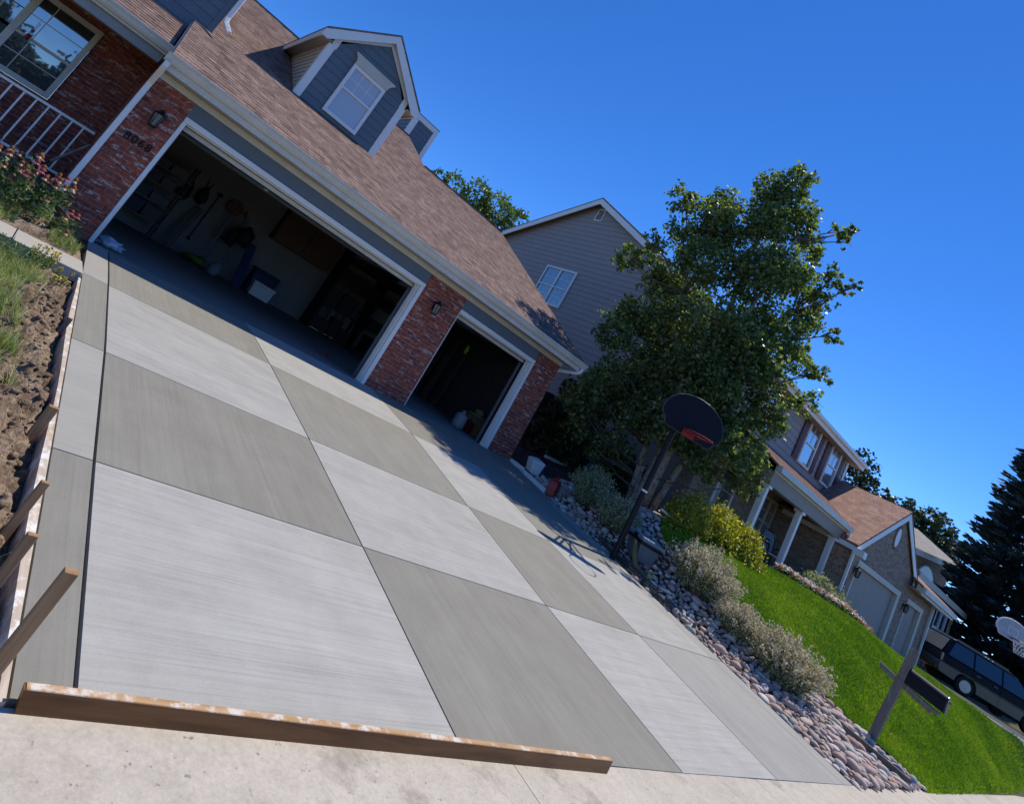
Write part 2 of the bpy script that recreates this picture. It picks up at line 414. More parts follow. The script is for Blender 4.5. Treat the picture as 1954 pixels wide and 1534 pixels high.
def m_rock(name, by_island=False):
    t = NT(name)
    ri = t.n('ShaderNodeNewGeometry').outputs['Random Per Island'] if by_island else t.n('ShaderNodeObjectInfo').outputs['Random']
    c = t.ramp(ri, [(0., (.30,.20,.175)), (.2, (.56,.44,.38)), (.38, (.38,.27,.235)), (.55, (.66,.57,.51)), (.7, (.27,.265,.26)), (.82, (.50,.31,.22)), (.93, (.33,.36,.34)), (1., (.70,.64,.58))])
    v = t.pos(); n1 = t.noise(v, 30, 6, .65); n2 = t.noise(v, 130, 2)
    c = t.mix(1, c, t.ramp(t.mix(.4, n1, n2), [(.3, .68), (.7, 1.25)]), 'MULTIPLY')
    t.color(c); t.rough(.75, .3); t.bump(n1, .25, .01); return t.mat
M['rock'] = m_rock('river_stone'); M['rock_i'] = m_rock('river_stone_fill', True)
# ------------------------------------------------------------------ lie of the land
DS = .085                                              # driveway falls 8.5 % to the pavement
def swz(x): return -.635 + .006*np.maximum(0, np.asarray(x, float)-9.5)   # pavement climbs beyond the driveway
CP = np.array([
 (9.4,0.5,-.02),(9.4,-2,-.22),(9.4,-4,-.40),(9.4,-5.6,-.54),(9.4,-7.4,-.68),
 (9.9,-.3,.0),(10.4,-.6,.02),(10.1,.6,.08),(9.9,-2,-.08),(9.9,-3.4,-.18),(10,-5,-.30),(10,-6.5,-.52),
 (10.3,-2.2,.22),(11,-2.3,.58),(11.2,-3.2,.60),(12.5,-2.5,.63),(13.5,-1.5,.58),(11.6,.9,.36),(13.7,1.05,.42),(12,4,.35),(9.6,6,.1),(13.5,8,.4),
 (11.25,-4.2,.40),(11.6,-5.3,.06),(12.2,-6.2,-.34),(12.66,-6.82,-.47),(10.8,-6.3,-.42),(10.8,-5.2,-.10),
 (12.6,-3.6,.76),(14.1,-3.6,.87),(15.5,-3.8,.96),(18,-4.2,.93),(20,-4.9,.74),(21,-5.7,.70),(22.5,-6.5,.62),(24,-7.25,.52),(22,-5,.70),(24,-6,.64),(26,-7.3,.52),
 (13.8,-6.5,-.27),(13.2,-5,.32),(15,-6.7,-.12),(15,-5.2,.58),(17.5,-6.8,.06),(17.5,-5.5,.72),(20,-6.9,.16),
 (16,-2.6,.72),(19,-2.6,.62),(22.5,-3.6,.50),(26,-3.6,.52),(14,-1.6,.6),(14,4,.5),(30,-4,.62),(30,-7.6,.62),(30,4,.6),(24,4,.6)]
 + [(x,-7.62,float(swz(x))) for x in (9.8,10.8,12,13,14,15.2,16.4,18,20,22,24)] + [(30,-7.6,.45)], float)
def _k(r2): return np.where(r2 > 0, r2*np.log(np.maximum(r2, 1e-12)), 0)
_A = np.zeros((len(CP)+3,)*2); _d = CP[:,None,:2]-CP[None,:,:2]; _A[:len(CP),:len(CP)] = _k((_d**2).sum(-1)) + np.eye(len(CP))*.02
_A[:len(CP),len(CP)] = 1; _A[:len(CP),len(CP)+1:] = CP[:,:2]; _A[len(CP):,:len(CP)] = _A[:len(CP),len(CP):].T
_W = np.linalg.solve(_A, np.concatenate([CP[:,2], np.zeros(3)]))
def tps(x, y):
    x = np.asarray(x, float); y = np.asarray(y, float)
    r2 = (x[...,None]-CP[:,0])**2 + (y[...,None]-CP[:,1])**2
    return (_k(r2)*_W[:len(CP)]).sum(-1) + _W[len(CP)] + _W[len(CP)+1]*x + _W[len(CP)+2]*y
def H(x, y):
    """height of the soil"""
    x = np.asarray(x, float); y = np.asarray(y, float)
    right = tps(np.clip(x, 9.4, 30), np.clip(y, -7.62, 6))
    mid = DS*np.clip(y, -7.6, 0) - .17
    left = DS*np.clip(y, -7.45, 0) - .09 + .03*np.clip(-x-1, 0, 4)
    z = np.where(x < -.02, left, np.where(x < 9.4, mid, right))
    under = np.clip((x-19.6-np.maximum(0,-4.9-y)*1.96)/.12, 0, 1)*np.clip((-3.4-y)/.2, 0, 1)*np.clip((38-x)/2, 0, 1); z = z - .45*under
    out = np.clip((y+7.5)/-.3, 0, 1)                    # under the pavement and the street
    return z*(1-out) + (swz(np.clip(x, -50, 40)) - .22)*out
def Hs(x, y): return float(H(np.array([x]), np.array([y]))[0])

def grid_mesh(name, xs, ys, zf, mats, parent=None, smooth=True, mask=None):
    X, Y = np.meshgrid(xs, ys); Z = zf(X, Y)
    V = np.stack([X, Y, Z], -1).reshape(-1, 3); nx = len(xs)
    i, j = np.meshgrid(np.arange(nx-1), np.arange(len(ys)-1)); a = (j*nx+i).ravel()
    F = np.stack([a, a+1, a+nx+1, a+nx], -1)
    if mask is not None:
        cx = (X[:-1,:-1]+X[1:,1:]).ravel()/2; cy = (Y[:-1,:-1]+Y[1:,1:]).ravel()/2
        F = F[mask(cx, cy)]
        used = np.unique(F); rm = np.zeros(len(V), int); rm[used] = np.arange(len(used)); V = V[used]; F = rm[F]
    return raw_mesh(name, V, F, mats, parent, smooth)

xs = np.concatenate([np.linspace(-500,-20,14), np.linspace(-16,-1,16), np.arange(-.6,9.4,.5), np.arange(9.4,31,.3), np.linspace(32,60,15), np.linspace(80,600,14)])
ys = np.concatenate([np.linspace(-500,-16,12), np.arange(-12,-7.9,.5), np.arange(-7.9,6,.25), np.linspace(7,40,16), np.linspace(60,600,12)])
tag(grid_mesh('ground', xs, ys, lambda X, Y: H(X, Y)-.02, M['ground']), kind='structure')

# ------------------------------------------------------------------ driveway slabs
def dz(y): return DS*y
yr = [0.0, -1.70, -3.80, -5.63, -7.43]                  # cross joints
def colx(c, y):
    return {0: 0.0, 1: np.interp(y, [-7.4,-5.6,-3.7,-1.5,0], [.225,.25,.29,.30,.29]),
            2: np.interp(y, [-7.4,-5.65,-3.8,-1.7,-.4,0], [2.33,2.42,2.50,2.55,2.545,2.50]),
            3: np.interp(y, [-7.43,-5.66,-3.83,-1.63,0], [4.93,4.98,5.12,5.32,5.26]),
            4: np.interp(y, [-7.41,-3.6,-2.4,-1.4,0], [6.95,6.94,6.97,7.03,7.05]), 5: 9.06, 6: 9.40}[c]
drive = thing('driveway', None, None); tag(drive, kind='structure')
finish_of = {(0,0):'slab_strip',(0,1):'slab_dark',(0,2):'slab_light',(0,3):'slab_dark',(0,4):'slab_dark',  # lighter and darker slabs: sun on alternating broom directions, put into base colour
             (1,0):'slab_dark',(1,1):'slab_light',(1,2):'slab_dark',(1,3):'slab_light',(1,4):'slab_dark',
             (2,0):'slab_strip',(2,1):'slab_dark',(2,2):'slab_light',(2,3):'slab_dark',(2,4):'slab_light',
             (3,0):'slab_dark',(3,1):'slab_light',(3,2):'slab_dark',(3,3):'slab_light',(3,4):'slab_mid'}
def yend(x): return float(np.interp(x, [0,3.7,5,9.4], [-7.335,-7.445,-7.45,-7.468]))
def yy(x, y): return y + max(0, (-5.63-y)/1.8)*(yend(x)+7.43)
def slab(c0, c1, ya, yb, mat, name='concrete_slab', g0=.006, g1=.006, gy=.005, n=8):
    b = MB(); ts = np.linspace(ya-gy, yb+(gy if yb > -7.4 else 0), n+1)
    def pt(c, g, y, dzz=0.): x = colx(c, y)+g; q = yy(x, y); return (x, q, dz(q)-dzz)
    for i in range(n):
        p, q = ts[i], ts[i+1]
        b.poly([pt(c0,g0,q), pt(c1,-g1,q), pt(c1,-g1,p), pt(c0,g0,p)])
        b.poly([pt(c0,g0,q,.1), pt(c0,g0,q), pt(c0,g0,p), pt(c0,g0,p,.1)])
        b.poly([pt(c1,-g1,p,.1), pt(c1,-g1,p), pt(c1,-g1,q), pt(c1,-g1,q,.1)])
    for y, fl in ((ts[0], 0), (ts[-1], 1)):
        e = [pt(c0,g0,y,.1), pt(c1,-g1,y,.1), pt(c1,-g1,y), pt(c0,g0,y)]
        b.poly(e if fl else e[::-1])
    return b.build(name, M[mat], drive)
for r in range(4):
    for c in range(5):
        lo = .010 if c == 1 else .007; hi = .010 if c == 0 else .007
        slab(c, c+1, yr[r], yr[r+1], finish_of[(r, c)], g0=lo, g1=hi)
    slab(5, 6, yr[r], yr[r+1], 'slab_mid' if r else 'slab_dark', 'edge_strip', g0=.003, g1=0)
b = MB(); b.poly([(.004,-7.33,dz(-7.33)-.03), (9.39,-7.46,dz(-7.46)-.03), (9.39,.02,-.03), (.004,.02,-.03)])
b.build('joint_filler', M['joint'], drive)

# pavement, kerb, street, path
def strip(name, y0, y1, zf, mat, x0=-40, x1=46, dx=1.5, gap=.006, joints=True, thick=.10, kind=True):
    root = thing(name, None, None); tag(root, kind='structure')
    x = x0
    while x < x1:
        b = MB(); a, c = x+gap/2, min(x+dx, x1)-gap/2
        ea, ec = (yend(np.clip(a,0,9.4))-.005, yend(np.clip(c,0,9.4))-.005); P = [(a,y0,zf(a,y0)), (c,y0,zf(c,y0)), (c,ec,zf(c,ec)), (a,ea,zf(a,ea))]
        b.hexa([(p[0],p[1],p[2]-thick) for p in P] + P)
        b.build('paving_slab', M[mat], root); x += dx
    return root
strip('sidewalk', -9.05, -7.452, lambda x, y: float(swz(x)) + .018*(y+7.45) - .004, 'walk', x0=-11.9, x1=40, dx=3.66)
b = MB()
for i in range(-20, 34, 2):
    for (ya, yb, za, zb) in ((-9.25,-9.058,-.035,-.03),):
        z0, z1 = float(swz(i)), float(swz(i+2))
        b.hexa([(i,ya,z0-.3),(i+2-.004,ya,z1-.3),(i+2-.004,yb,z1-.3),(i,yb,z0-.3),(i,ya,z0+za),(i+2-.004,ya,z1+za),(i+2-.004,yb,z1+zb),(i,yb,z0+zb)])
tag(b.build('kerb', M['walk'], bevel=.01), kind='structure')
xs2 = np.concatenate([[-200,-60], np.arange(-20,40,2.), [60,200]])
tag(grid_mesh('street', xs2, np.linspace(-20,-9.25,4), lambda X, Y: swz(np.clip(X,-50,40))-.17, M['asphalt']), kind='structure')
b = MB()
for (a, c) in ((-6,-3.75), (-3.74,-2.25), (-2.24,-.75), (-.74,-.012)):
    b.box((a,-1.92,-.24), (c,-1.16,-.115))
tag(b.build('path', M['path'], bevel=.008), kind='structure')

# neighbour's driveway and its pale edging
nd = MB()
def edge_x(y): return 19.5 + max(0, -4.9-y)*1.96
for ya, yb in ((-3.7,-4.9), (-4.906,-6.1), (-6.106,-7.3)):
    nd.hexa([(edge_x(yb)+.16,yb,-.3),(37,yb,-.3),(37,ya,-.3),(edge_x(ya)+.16,ya,-.3),(edge_x(yb)+.16,yb,.70+(yb+4.9)*.07),(37,yb,.50),(37,ya,.50),(edge_x(ya)+.16,ya,.70+(ya+4.9)*.07)])
tag(nd.build('neighbour_driveway', M['asphalt']), kind='structure')
kb = MB(); yk = [-4.0,-4.9,-5.5,-6.1,-6.7,-7.3]
def kz(y): return .745 + min(0, y+4.9)*.075
for y0, y1 in zip(yk[:-1], yk[1:]):
    a0, a1 = edge_x(y0), edge_x(y1); w0, w1 = (.14, .30) if y1 < -4.95 else (.14, .14)
    w0 = .30 if y0 < -4.95 else w0
    kb.hexa([(a1-.02,y1,-.2),(a1+w1-.16,y1,-.2),(a0+w0-.16,y0,-.2),(a0-.02,y0,-.2),(a1-.02-w1*.5,y1,kz(y1)),(a1+w1*.5,y1,kz(y1)),(a0+w0*.5,y0,kz(y0)),(a0-.02-w0*.5,y0,kz(y0))])
tag(kb.build('driveway_edging', M['white_old']), kind='structure')

# ------------------------------------------------------------------ right-hand lawn
LE = np.array([(12.95,-7.62),(12.63,-6.84),(12.25,-6.25),(11.5,-5.4),(10.85,-4.3),(10.72,-3.3),(11.35,-2.75),(12.6,-2.3)])
def lawn_x(y): return np.interp(y, LE[:,1], LE[:,0])
def lawn_back(x): return np.interp(x, [11,13,14.2,15.6,18.2,19.4], [-2.9,-3.1,-3.55,-3.8,-4.35,-4.5])
def lawn_mask(x, y): return (x > lawn_x(y)) & (x < 19.36 + np.maximum(0, -4.9-y)*1.96) & (x < 24.6) & (y > -7.56) & (y < lawn_back(x)+.35)
tag(grid_mesh('lawn', np.arange(10.5,24.7,.1), np.arange(-7.62,-2.4,.08), lambda X, Y: H(X, Y)+.012, M['turf'], mask=lawn_mask), kind='structure')
def blades(name, n, xr, yr_, mask, zf, mat, h=(.03,.07), w=.006, lean=.6, segs=1, label=None):
    pts = []
    while sum(len(p) for p in pts) < n:
        p = np.stack([RNG.uniform(*xr, 40000), RNG.uniform(*yr_, 40000)], -1); pts.append(p[mask(p[:,0], p[:,1])])
    p = np.concatenate(pts)[:n]; z = zf(p[:,0], p[:,1]); hh = RNG.uniform(*h, n); a = RNG.uniform(0, 2*np.pi, n); ln = RNG.uniform(0, lean, n)*hh; la = RNG.uniform(0, 2*np.pi, n)
    base = np.concatenate([p, z[:,None]], 1); d = np.stack([np.cos(a), np.sin(a), 0*a], -1)*w*RNG.uniform(.6,1.4,(n,1)); up = np.stack([np.cos(la)*ln, np.sin(la)*ln, hh], -1)
    if segs == 1:
        V = np.stack([base-d, base+d, base+up], 1).reshape(-1,3); F = np.arange(3*n).reshape(-1,3)
    else:
        mid = up*np.array([.3,.3,.62])
        V = np.stack([base-d, base+d, base+mid+d*.7, base+mid-d*.7, base+up+d*.15, base+up-d*.15], 1).reshape(-1,3)
        k = np.arange(n)[:,None]*6; F = np.concatenate([k+np.array([0,1,2,3]), k+np.array([3,2,4,5])])
    return tag(raw_mesh(name, V, F, mat), label, 'grass', kind='stuff')
blades('lawn_grass', 120000, (10.5,24.6), (-7.6,-2.5), lawn_mask, lambda x, y: H(x, y)+.008, M['blade'], (.035,.075), .008, .8, label='bright green mown grass of the sloping lawn right of the driveway')

# ------------------------------------------------------------------ left bank: clods of dug soil and long grass
def fbm(x, y, s, o=0.): return np.array([mnoise.fractal(Vector((float(a)*s+o, float(b)*s, o*1.7)), 1.0, 2.1, 5) for a, b in zip(x.ravel(), y.ravel())]).reshape(x.shape)
def bank_z(X, Y):
    ed = .52 + .10*np.sin(Y*3.1) + .06*np.sin(Y*7.7+1)             # width of the dug strip
    lump = .065*fbm(X, Y, 5.) + .045*fbm(X, Y, 15., 3.)
    t = np.clip((-.055-X)/ed, 0, 1)                                 # 0 at the form board, 1 at the turf
    prof = np.interp(t, [0,.10,.30,.55,.8,1,], [-.055,-.02,.025,.06,.05,.0])
    d = np.clip((Y+7.35)*2, 0, 1)*np.clip((-2.0-Y)*3, 0, 1)
    return DS*np.clip(Y,-7.5,0) - .055 + (prof + lump*np.where(t<1, 1.15, .35))*d - .03*(1-d)
tag(grid_mesh('soil_bank', np.arange(-1.3,-.045,.014), np.arange(-7.42,-1.93,.018), bank_z, M['soil'], smooth=True), 'lumpy brown dug soil banked along the left form board', 'soil', kind='stuff')
cl = MB()
def lumps(n, xr, yr_, zf, r, seed):
    rr = np.random.default_rng(seed); V = []; F = []; k = 0
    ico = icos(2)
    for i in range(n):
        x, y = rr.uniform(*xr), rr.uniform(*yr_); s = rr.uniform(*r)
        v = ico[0]*np.array([s*rr.uniform(.7,1.4), s*rr.uniform(.7,1.4), s*rr.uniform(.5,.9)])
        v = v*(1+.35*np.sin(v[:,[1]]*rr.uniform(20,60)+rr.uniform(0,6))*np.cos(v[:,[2]]*rr.uniform(20,60)))
        v = v + np.array([x, y, float(zf(np.array([[x]]), np.array([[y]]))[0,0])+s*.2])
        V.append(v); F.append(ico[1]+k); k += len(v)
    return np.concatenate(V), np.concatenate(F)
def icos(sub):
    import bmesh
    bm = bmesh.new(); bmesh.ops.create_icosphere(bm, subdivisions=sub, radius=1)
    V = np.array([v.co[:] for v in bm.verts]); F = np.array([[v.index for v in f.verts] for f in bm.faces]); bm.free(); return V, F
V, F = lumps(900, (-.58,-.075), (-7.3,-2.1), bank_z, (.005,.024), 3)
tag(raw_mesh('soil_clods', V, F, M['soil']), 'crumbled clods of soil scattered over the dug bank', 'soil', kind='stuff')
def turf_mask(x, y):
    ed = .52 + .10*np.sin(y*3.1) + .06*np.sin(y*7.7+1)
    keep = (-.055-x)/ed
    return (keep > .93+.25*np.sin(x*31+y*17)) | ((keep > .45) & (np.sin(x*23+y*9)*np.sin(y*5.3) > .78))
blades('long_grass', 26000, (-1.3,-.1), (-7.35,-1.98), turf_mask, lambda x, y: bank_z(x[None,:], y[None,:])[0]-.005, M['blade_pale'], (.05,.15), .0035, 1.1, 2, label='long pale grass flopping over the soil bank left of the driveway')
tag(grid_mesh('front_lawn', np.arange(-9,-1.25,.5), np.arange(-7.43,-1.9,.25), lambda X, Y: bank_z(X, Y), M['turf_pale']), kind='structure')
# mound of soil and weeds between the path and the garage pier
def mound_z(X, Y):
    t = np.clip((Y+1.15)/.5, 0, 1); e = np.clip((-.02-X)/.25, 0, 1)
    q = np.clip(t*4, .12, 1); return -.13 + (.15*np.sin(np.clip(t,0,1)*1.5) + (.07*fbm(X, Y, 4., 2.) + .03*fbm(X, Y, 15., 5.))*q + .05*q)*e
tag(grid_mesh('soil_mound', np.arange(-2.6,-.0,.03), np.arange(-1.155,.55,.03), mound_z, M['soil']), 'mound of dark soil behind the narrow path', 'soil', kind='stuff')
blades('weed_tufts', 5000, (-1.6,-.08), (-1.12,-.1), lambda x, y: np.sin(x*9+1)*np.sin(y*8) > .05, lambda x, y: mound_z(x[None,:], y[None,:])[0]-.005, M['blade_pale'], (.03,.10), .004, 1.2, 2, label='short pale weeds on the soil mound by the path')

# ------------------------------------------------------------------ form boards, stakes, plank
b = MB()
ys_ = np.linspace(-7.36,-1.99,18)
for a, c in zip(ys_[:-1], ys_[1:]):
    o1, o2 = .010*math.sin(a*2.3), .010*math.sin(c*2.3)
    b.hexa([(-.042+o1,a,dz(a)-.16),(-.006,a,dz(a)-.16),(-.006,c,dz(c)-.16),(-.042+o2,c,dz(c)-.16),
            (-.042+o1,a,dz(a)+.006),(-.006,a,dz(a)+.006),(-.006,c,dz(c)+.006),(-.042+o2,c,dz(c)+.006)])
tag(b.build('form_board', M['form']), 'long cement-splashed form board along the left driveway edge', 'board')
b = MB()
for a, c in zip(ys_[:-1], ys_[1:]):
    b.hexa([(9.405,a,dz(a)-.14),(9.432,a,dz(a)-.14),(9.432,c,dz(c)-.14),(9.405,c,dz(c)-.14),(9.405,a,dz(a)-.004),(9.432,a,dz(a)-.004),(9.432,c,dz(c)-.004),(9.405,c,dz(c)-.004)])
tag(b.build('form_board', M['tie']), 'thin dark form board along the right driveway edge beside the stones', 'board')
def stake(x, y, z0, z1, dx, dy, w, label, mat='stake'):
    b = MB(); b.bar((0,0,0), (dx,dy,z1-z0), w, w*.62); o = b.build('wooden_stake', M[mat], local=True, bevel=.003)
    o.location = (x,y,z0); return tag(o, label, 'stake', None)
stake(-.135,-7.40,-.75,-.135,.035,-.02,.050,'tall raw wooden stake standing nearest the loose plank')
stake(-.135,-6.84,-.75,-.355,.02,.02,.045,'brown wooden stake second from the plank on the left form board')
stake(-.115,-6.42,-.72,-.335,.02,.03,.042,'short wooden stake third from the plank on the left form board')
stake(-.098,-5.47,-.70,-.325,.01,.02,.060,'thick squat wooden stake halfway up the left form board')
stake(-.085,-3.72,-.55,-.205,.005,.01,.042,'small dark stake on the left form board nearest the path', 'tie')
stake(9.475,-5.05,-.75,-.30,.03,.02,.06,'dark stub of a stake on the right form board beside the second sage bush', 'tie')
stake(9.465,-3.98,-.65,-.27,.01,.03,.05,'pale stake stub at the driveway edge just in front of the black hoop pole', 'grey_wood')
pk = thing('loose_plank', 'long stained wooden plank on edge across the front of the driveway', 'plank', (1.85,-7.42,-.60))
def plk(x, w, z):                                       # along the slanting end of the driveway
    return (x, yend(x)-.006-w, z)
zb, zt = -.640, -.560
b = MB()
xsn = [(.035,.015),(.9,.9),(1.9,1.9),(2.9,2.9),(3.735,3.745)]
for (xa, xat), (xc, xct) in zip(xsn[:-1], xsn[1:]):
    b.hexa([plk(xa,.042,zb), plk(xc,.042,zb), plk(xc,.002,zb), plk(xa,.002,zb), plk(xat,.040,zt), plk(xct,.040,zt), plk(xct,.003,zt), plk(xat,.003,zt)])
b.build('plank_body', M['plank'], pk)
b = MB(); xsn = [.022,.45,.9,1.5,2.1,2.7,3.2,3.738]
for xa, xc in zip(xsn[:-1], xsn[1:]):
    b.hexa([plk(xa,.0385,zt+.0006), plk(xc,.0385,zt+.0006), plk(xc,.0045,zt+.0006), plk(xa,.0045,zt+.0006), plk(xa,.037,zt+.004), plk(xc,.037,zt+.004), plk(xc,.006,zt+.004), plk(xa,.006,zt+.004)])
b.build('crusted_top', M['plank_top'], pk)
# ------------------------------------------------------------------ wall-frame helpers
class Fr:
    """a wall plane: origin o, u to the right as seen from outside, n pointing out, z up"""
    def __init__(s, o, u, n): s.o = Vector(o); s.u = Vector(u); s.n = Vector(n)
    def p(s, u, z, w=0): return s.o + s.u*u + Vector((0,0,z)) + s.n*w
    def slab(s, b, u0, u1, z0, z1, w0, w1, m=0):
        P = [s.p(u0,z0,w1), s.p(u1,z0,w1), s.p(u1,z0,w0), s.p(u0,z0,w0), s.p(u0,z1,w1), s.p(u1,z1,w1), s.p(u1,z1,w0), s.p(u0,z1,w0)]
        b.hexa(P, m)
    def prism(s, b, poly, w0, w1, m=0):
        b.prism([s.p(u,z,w0) for u, z in poly], s.n*(w1-w0), m)
def FY(y): return Fr((0,y,0), (1,0,0), (0,-1,0))        # faces the street
def FXm(x): return Fr((x,0,0), (0,-1,0), (-1,0,0))      # faces left (u = -y)
def FXp(x): return Fr((x,0,0), (0,1,0), (1,0,0))        # faces right (u = y)
def clip_band(poly, z0, z1):
    def cut(P, k, sgn):
        out = []
        for i in range(len(P)):
            a, b = P[i], P[(i+1) % len(P)]; da, db = sgn*(a[1]-k), sgn*(b[1]-k)
            if da >= 0: out.append(a)
            if da*db < 0: t = da/(da-db); out.append((a[0]+(b[0]-a[0])*t, k))
        return out
    P = cut(poly, z0, 1)
    return cut(P, z1, -1) if P else P
def siding(b, fr, poly, w=0, exp=.18, lip=.016):
    """lapped boards filling a convex polygon of (u, z)"""
    zs = [p[1] for p in poly]; z = min(zs)
    while z < max(zs)-1e-4:
        P = clip_band(poly, z, min(z+exp, max(zs)))
        if len(P) >= 3:
            f = lambda q: fr.p(q[0], q[1], w + lip*(1-(q[1]-z)/exp))
            b.poly([f(q) for q in P])
            bot = [q for q in P if abs(q[1]-z) < 1e-6]
            if len(bot) >= 2:
                u0, u1 = min(q[0] for q in bot), max(q[0] for q in bot)
                b.poly([fr.p(u0,z,w), fr.p(u1,z,w), fr.p(u1,z,w+lip), fr.p(u0,z,w+lip)])
        z += exp
def window(parent, fr, u0, u1, z0, z1, tw=.06, out=.03, mid=None, mull=None, grid=None, grid_lower=True, fmat='white', gmat='glass', name='window', bar=.014):
    """frame with rails and glazing bars; pane as its child"""
    b = MB(); s = fr.slab
    s(b, u0, u0+tw, z0, z1, 0, out); s(b, u1-tw, u1, z0, z1, 0, out)
    s(b, u0+tw, u1-tw, z1-tw, z1, 0, out); s(b, u0+tw, u1-tw, z0, z0+tw, 0, out+.01)
    cols = [(u0+tw, u1-tw)]
    if mull is not None:
        ms = mull if hasattr(mull, '__len__') else [mull]; e = [u0+tw]
        for mm in ms: s(b, mm-tw*.6, mm+tw*.6, z0+tw, z1-tw, 0, out-.002); e += [mm-tw*.6, mm+tw*.6]
        e.append(u1-tw); cols = [(e[i], e[i+1]) for i in range(0, len(e), 2)]
    rows = [(z0+tw, z1-tw)]
    if mid is not None: rows = [(z0+tw, mid-.022), (mid+.022, z1-tw)]
    for (a, c) in cols:
        if mid is not None: s(b, a, c, mid-.022, mid+.022, 0, out-.008)
        for ri, (e, f) in enumerate(rows):
            if grid and (grid_lower or ri == len(rows)-1):
                for i in range(1, grid[0]): x = a+(c-a)*i/grid[0]; s(b, x-bar/2, x+bar/2, e, f, .006, .013)
                for j in range(1, grid[1]):
                    zz = e+(f-e)*j/grid[1]
                    for i in range(grid[0]):
                        xa = a+(c-a)*i/grid[0]+(bar/2 if i else 0); xb = a+(c-a)*(i+1)/grid[0]-(bar/2 if i < grid[0]-1 else 0)
                        s(b, xa, xb, zz-bar/2, zz+bar/2, .006, .0125)
    f = b.build(name, M[fmat], parent)
    g = MB(); g.poly([fr.p(u0+tw*.5,z0+tw*.5,.005), fr.p(u1-tw*.5,z0+tw*.5,.005), fr.p(u1-tw*.5,z1-tw*.5,.005), fr.p(u0+tw*.5,z1-tw*.5,.005)])
    OFF[f.name] = OFF[parent.name] if parent.name in OFF else (0,0,0)
    g.build('pane', M[gmat], f)
    return f
def sub(o, parent): OFF[o.name] = OFF.get(parent.name, (0,0,0)); return o

# ------------------------------------------------------------------ the house with the garage
hs = thing('house', 'house with red brick garage, open doors, brown shingle roof and blue-grey dormer', 'house', (0,0,0))
F0 = FY(0.0)
for u0, u1 in ((-.60,-.005), (5.06,6.09), (8.645,9.43)):
    b = MB(); F0.slab(b, u0, u1, -.3, 2.42, -.22, 0); sub(b.build('brick_pier', M['brick'], hs), hs)
for a, c in (((-.66,.221,-.3),(-.44,1.999,2.42)), ((9.20,.221,-.3),(9.42,7,2.42))):
    b = MB(); b.box(a, c); b.build('side_wall', M['brick'], hs)
b = MB(); F0.slab(b, -.003, 5.058, 2.19, 2.42, -.15, -.006); F0.slab(b, 6.092, 8.643, 2.19, 2.42, -.15, -.006)
b.build('header_panel', M['blue'], hs)
# white door casings with stepped reveals
b = MB()
for (u0, u1, lw) in ((0, 5.056, .062), (6.095, 8.641, .012)):
    F0.slab(b, u0, u0+lw, -.01, 2.10, -.16, .012); F0.slab(b, u1-.085, u1, -.01, 2.10, -.16, .014)
    F0.slab(b, u1-.115, u1-.088, -.01, 2.095, -.15, -.04); F0.slab(b, u1-.135, u1-.117, -.01, 2.09, -.15, -.09)
    F0.slab(b, u0, u1, 2.102, 2.187, -.16, .016); F0.slab(b, u0+lw+.002, u1-.087, 2.082, 2.10, -.13, -.05)
b.build('door_casing', M['white'], hs, bevel=.004)
# raised sectional doors: their panels lie under the ceiling, bottom edge shows behind the casing
for (u0, u1) in ((.07, 4.95), (6.12, 8.52)):
    b = MB()
    b.hexa([(u0,.20,2.005),(u1,.20,2.005),(u1,.245,2.005),(u0,.245,2.005),(u0,.20,2.075),(u1,.20,2.075),(u1,.245,2.075),(u0,.245,2.075)])
    for k in range(5): b.box((u0,.26+k*.53,2.15),(u1,.26+k*.53+.52,2.19))
    g = b.build('garage_door', M['white_old'], hs, bevel=.004); sub(g, hs)
    t = MB(); t.box((u0+.02,.19,1.985),(u1-.02,.25,2.003)); t.build('rubber_seal', M['dark'], g)
    for u in (u0-.02, u1-.03):
        t = MB(); t.box((u,.3,2.10),(u+.05,3.2,2.13)); t.box((u,.26,0),(u+.05,.30,2.105)); t.build('door_track', M['grey'], g)
# frieze, soffit, fascia, gutter
b = MB(); b.box((-.62,-.03,2.42),(9.44,.2,2.515)); b.box((-.62,-.045,2.47),(9.44,-.032,2.512)); b.build('frieze', M['white_old'], hs)
b = MB(); b.box((-.64,-.40,2.518),(9.60,.18,2.532)); b.build('soffit', M['soffit'], hs)
b = MB(); b.box((-.64,-.425,2.505),(9.62,-.402,2.70)); b.build('fascia', M['white_old'], hs)
b = MB(); prof = [(-.428,2.60),(-.475,2.60),(-.505,2.635),(-.525,2.685),(-.545,2.70),(-.545,2.728),(-.535,2.728),(-.53,2.71),(-.512,2.695),(-.49,2.64),(-.47,2.612),(-.44,2.612),(-.44,2.72),(-.428,2.72)]
b.prism([(-.70,y,z) for y, z in prof], (10.40,0,0))
b.prism([(-.703,y,z) for y, z in [(-.428,2.60),(-.475,2.60),(-.505,2.635),(-.525,2.685),(-.545,2.70),(-.545,2.728),(-.428,2.72)]], (.0028,0,0)); b.prism([(9.7002,y,z) for y, z in [(-.428,2.60),(-.475,2.60),(-.505,2.635),(-.525,2.685),(-.545,2.70),(-.545,2.728),(-.428,2.72)]], (.0028,0,0))
b.build('gutter', M['white_old'], hs)
def rz(y): return 2.752 + KS*(y+.43)
RT = .05
def roof_slab(b, x0, x1, ya, yb, t=RT, lift=0):
    b.hexa([(x0,ya,rz(ya)-t+lift),(x1,ya,rz(ya)-t+lift),(x1,yb,rz(yb)-t+lift),(x0,yb,rz(yb)-t+lift),(x0,ya,rz(ya)+lift),(x1,ya,rz(ya)+lift),(x1,yb,rz(yb)+lift),(x0,yb,rz(yb)+lift)])
b = MB()
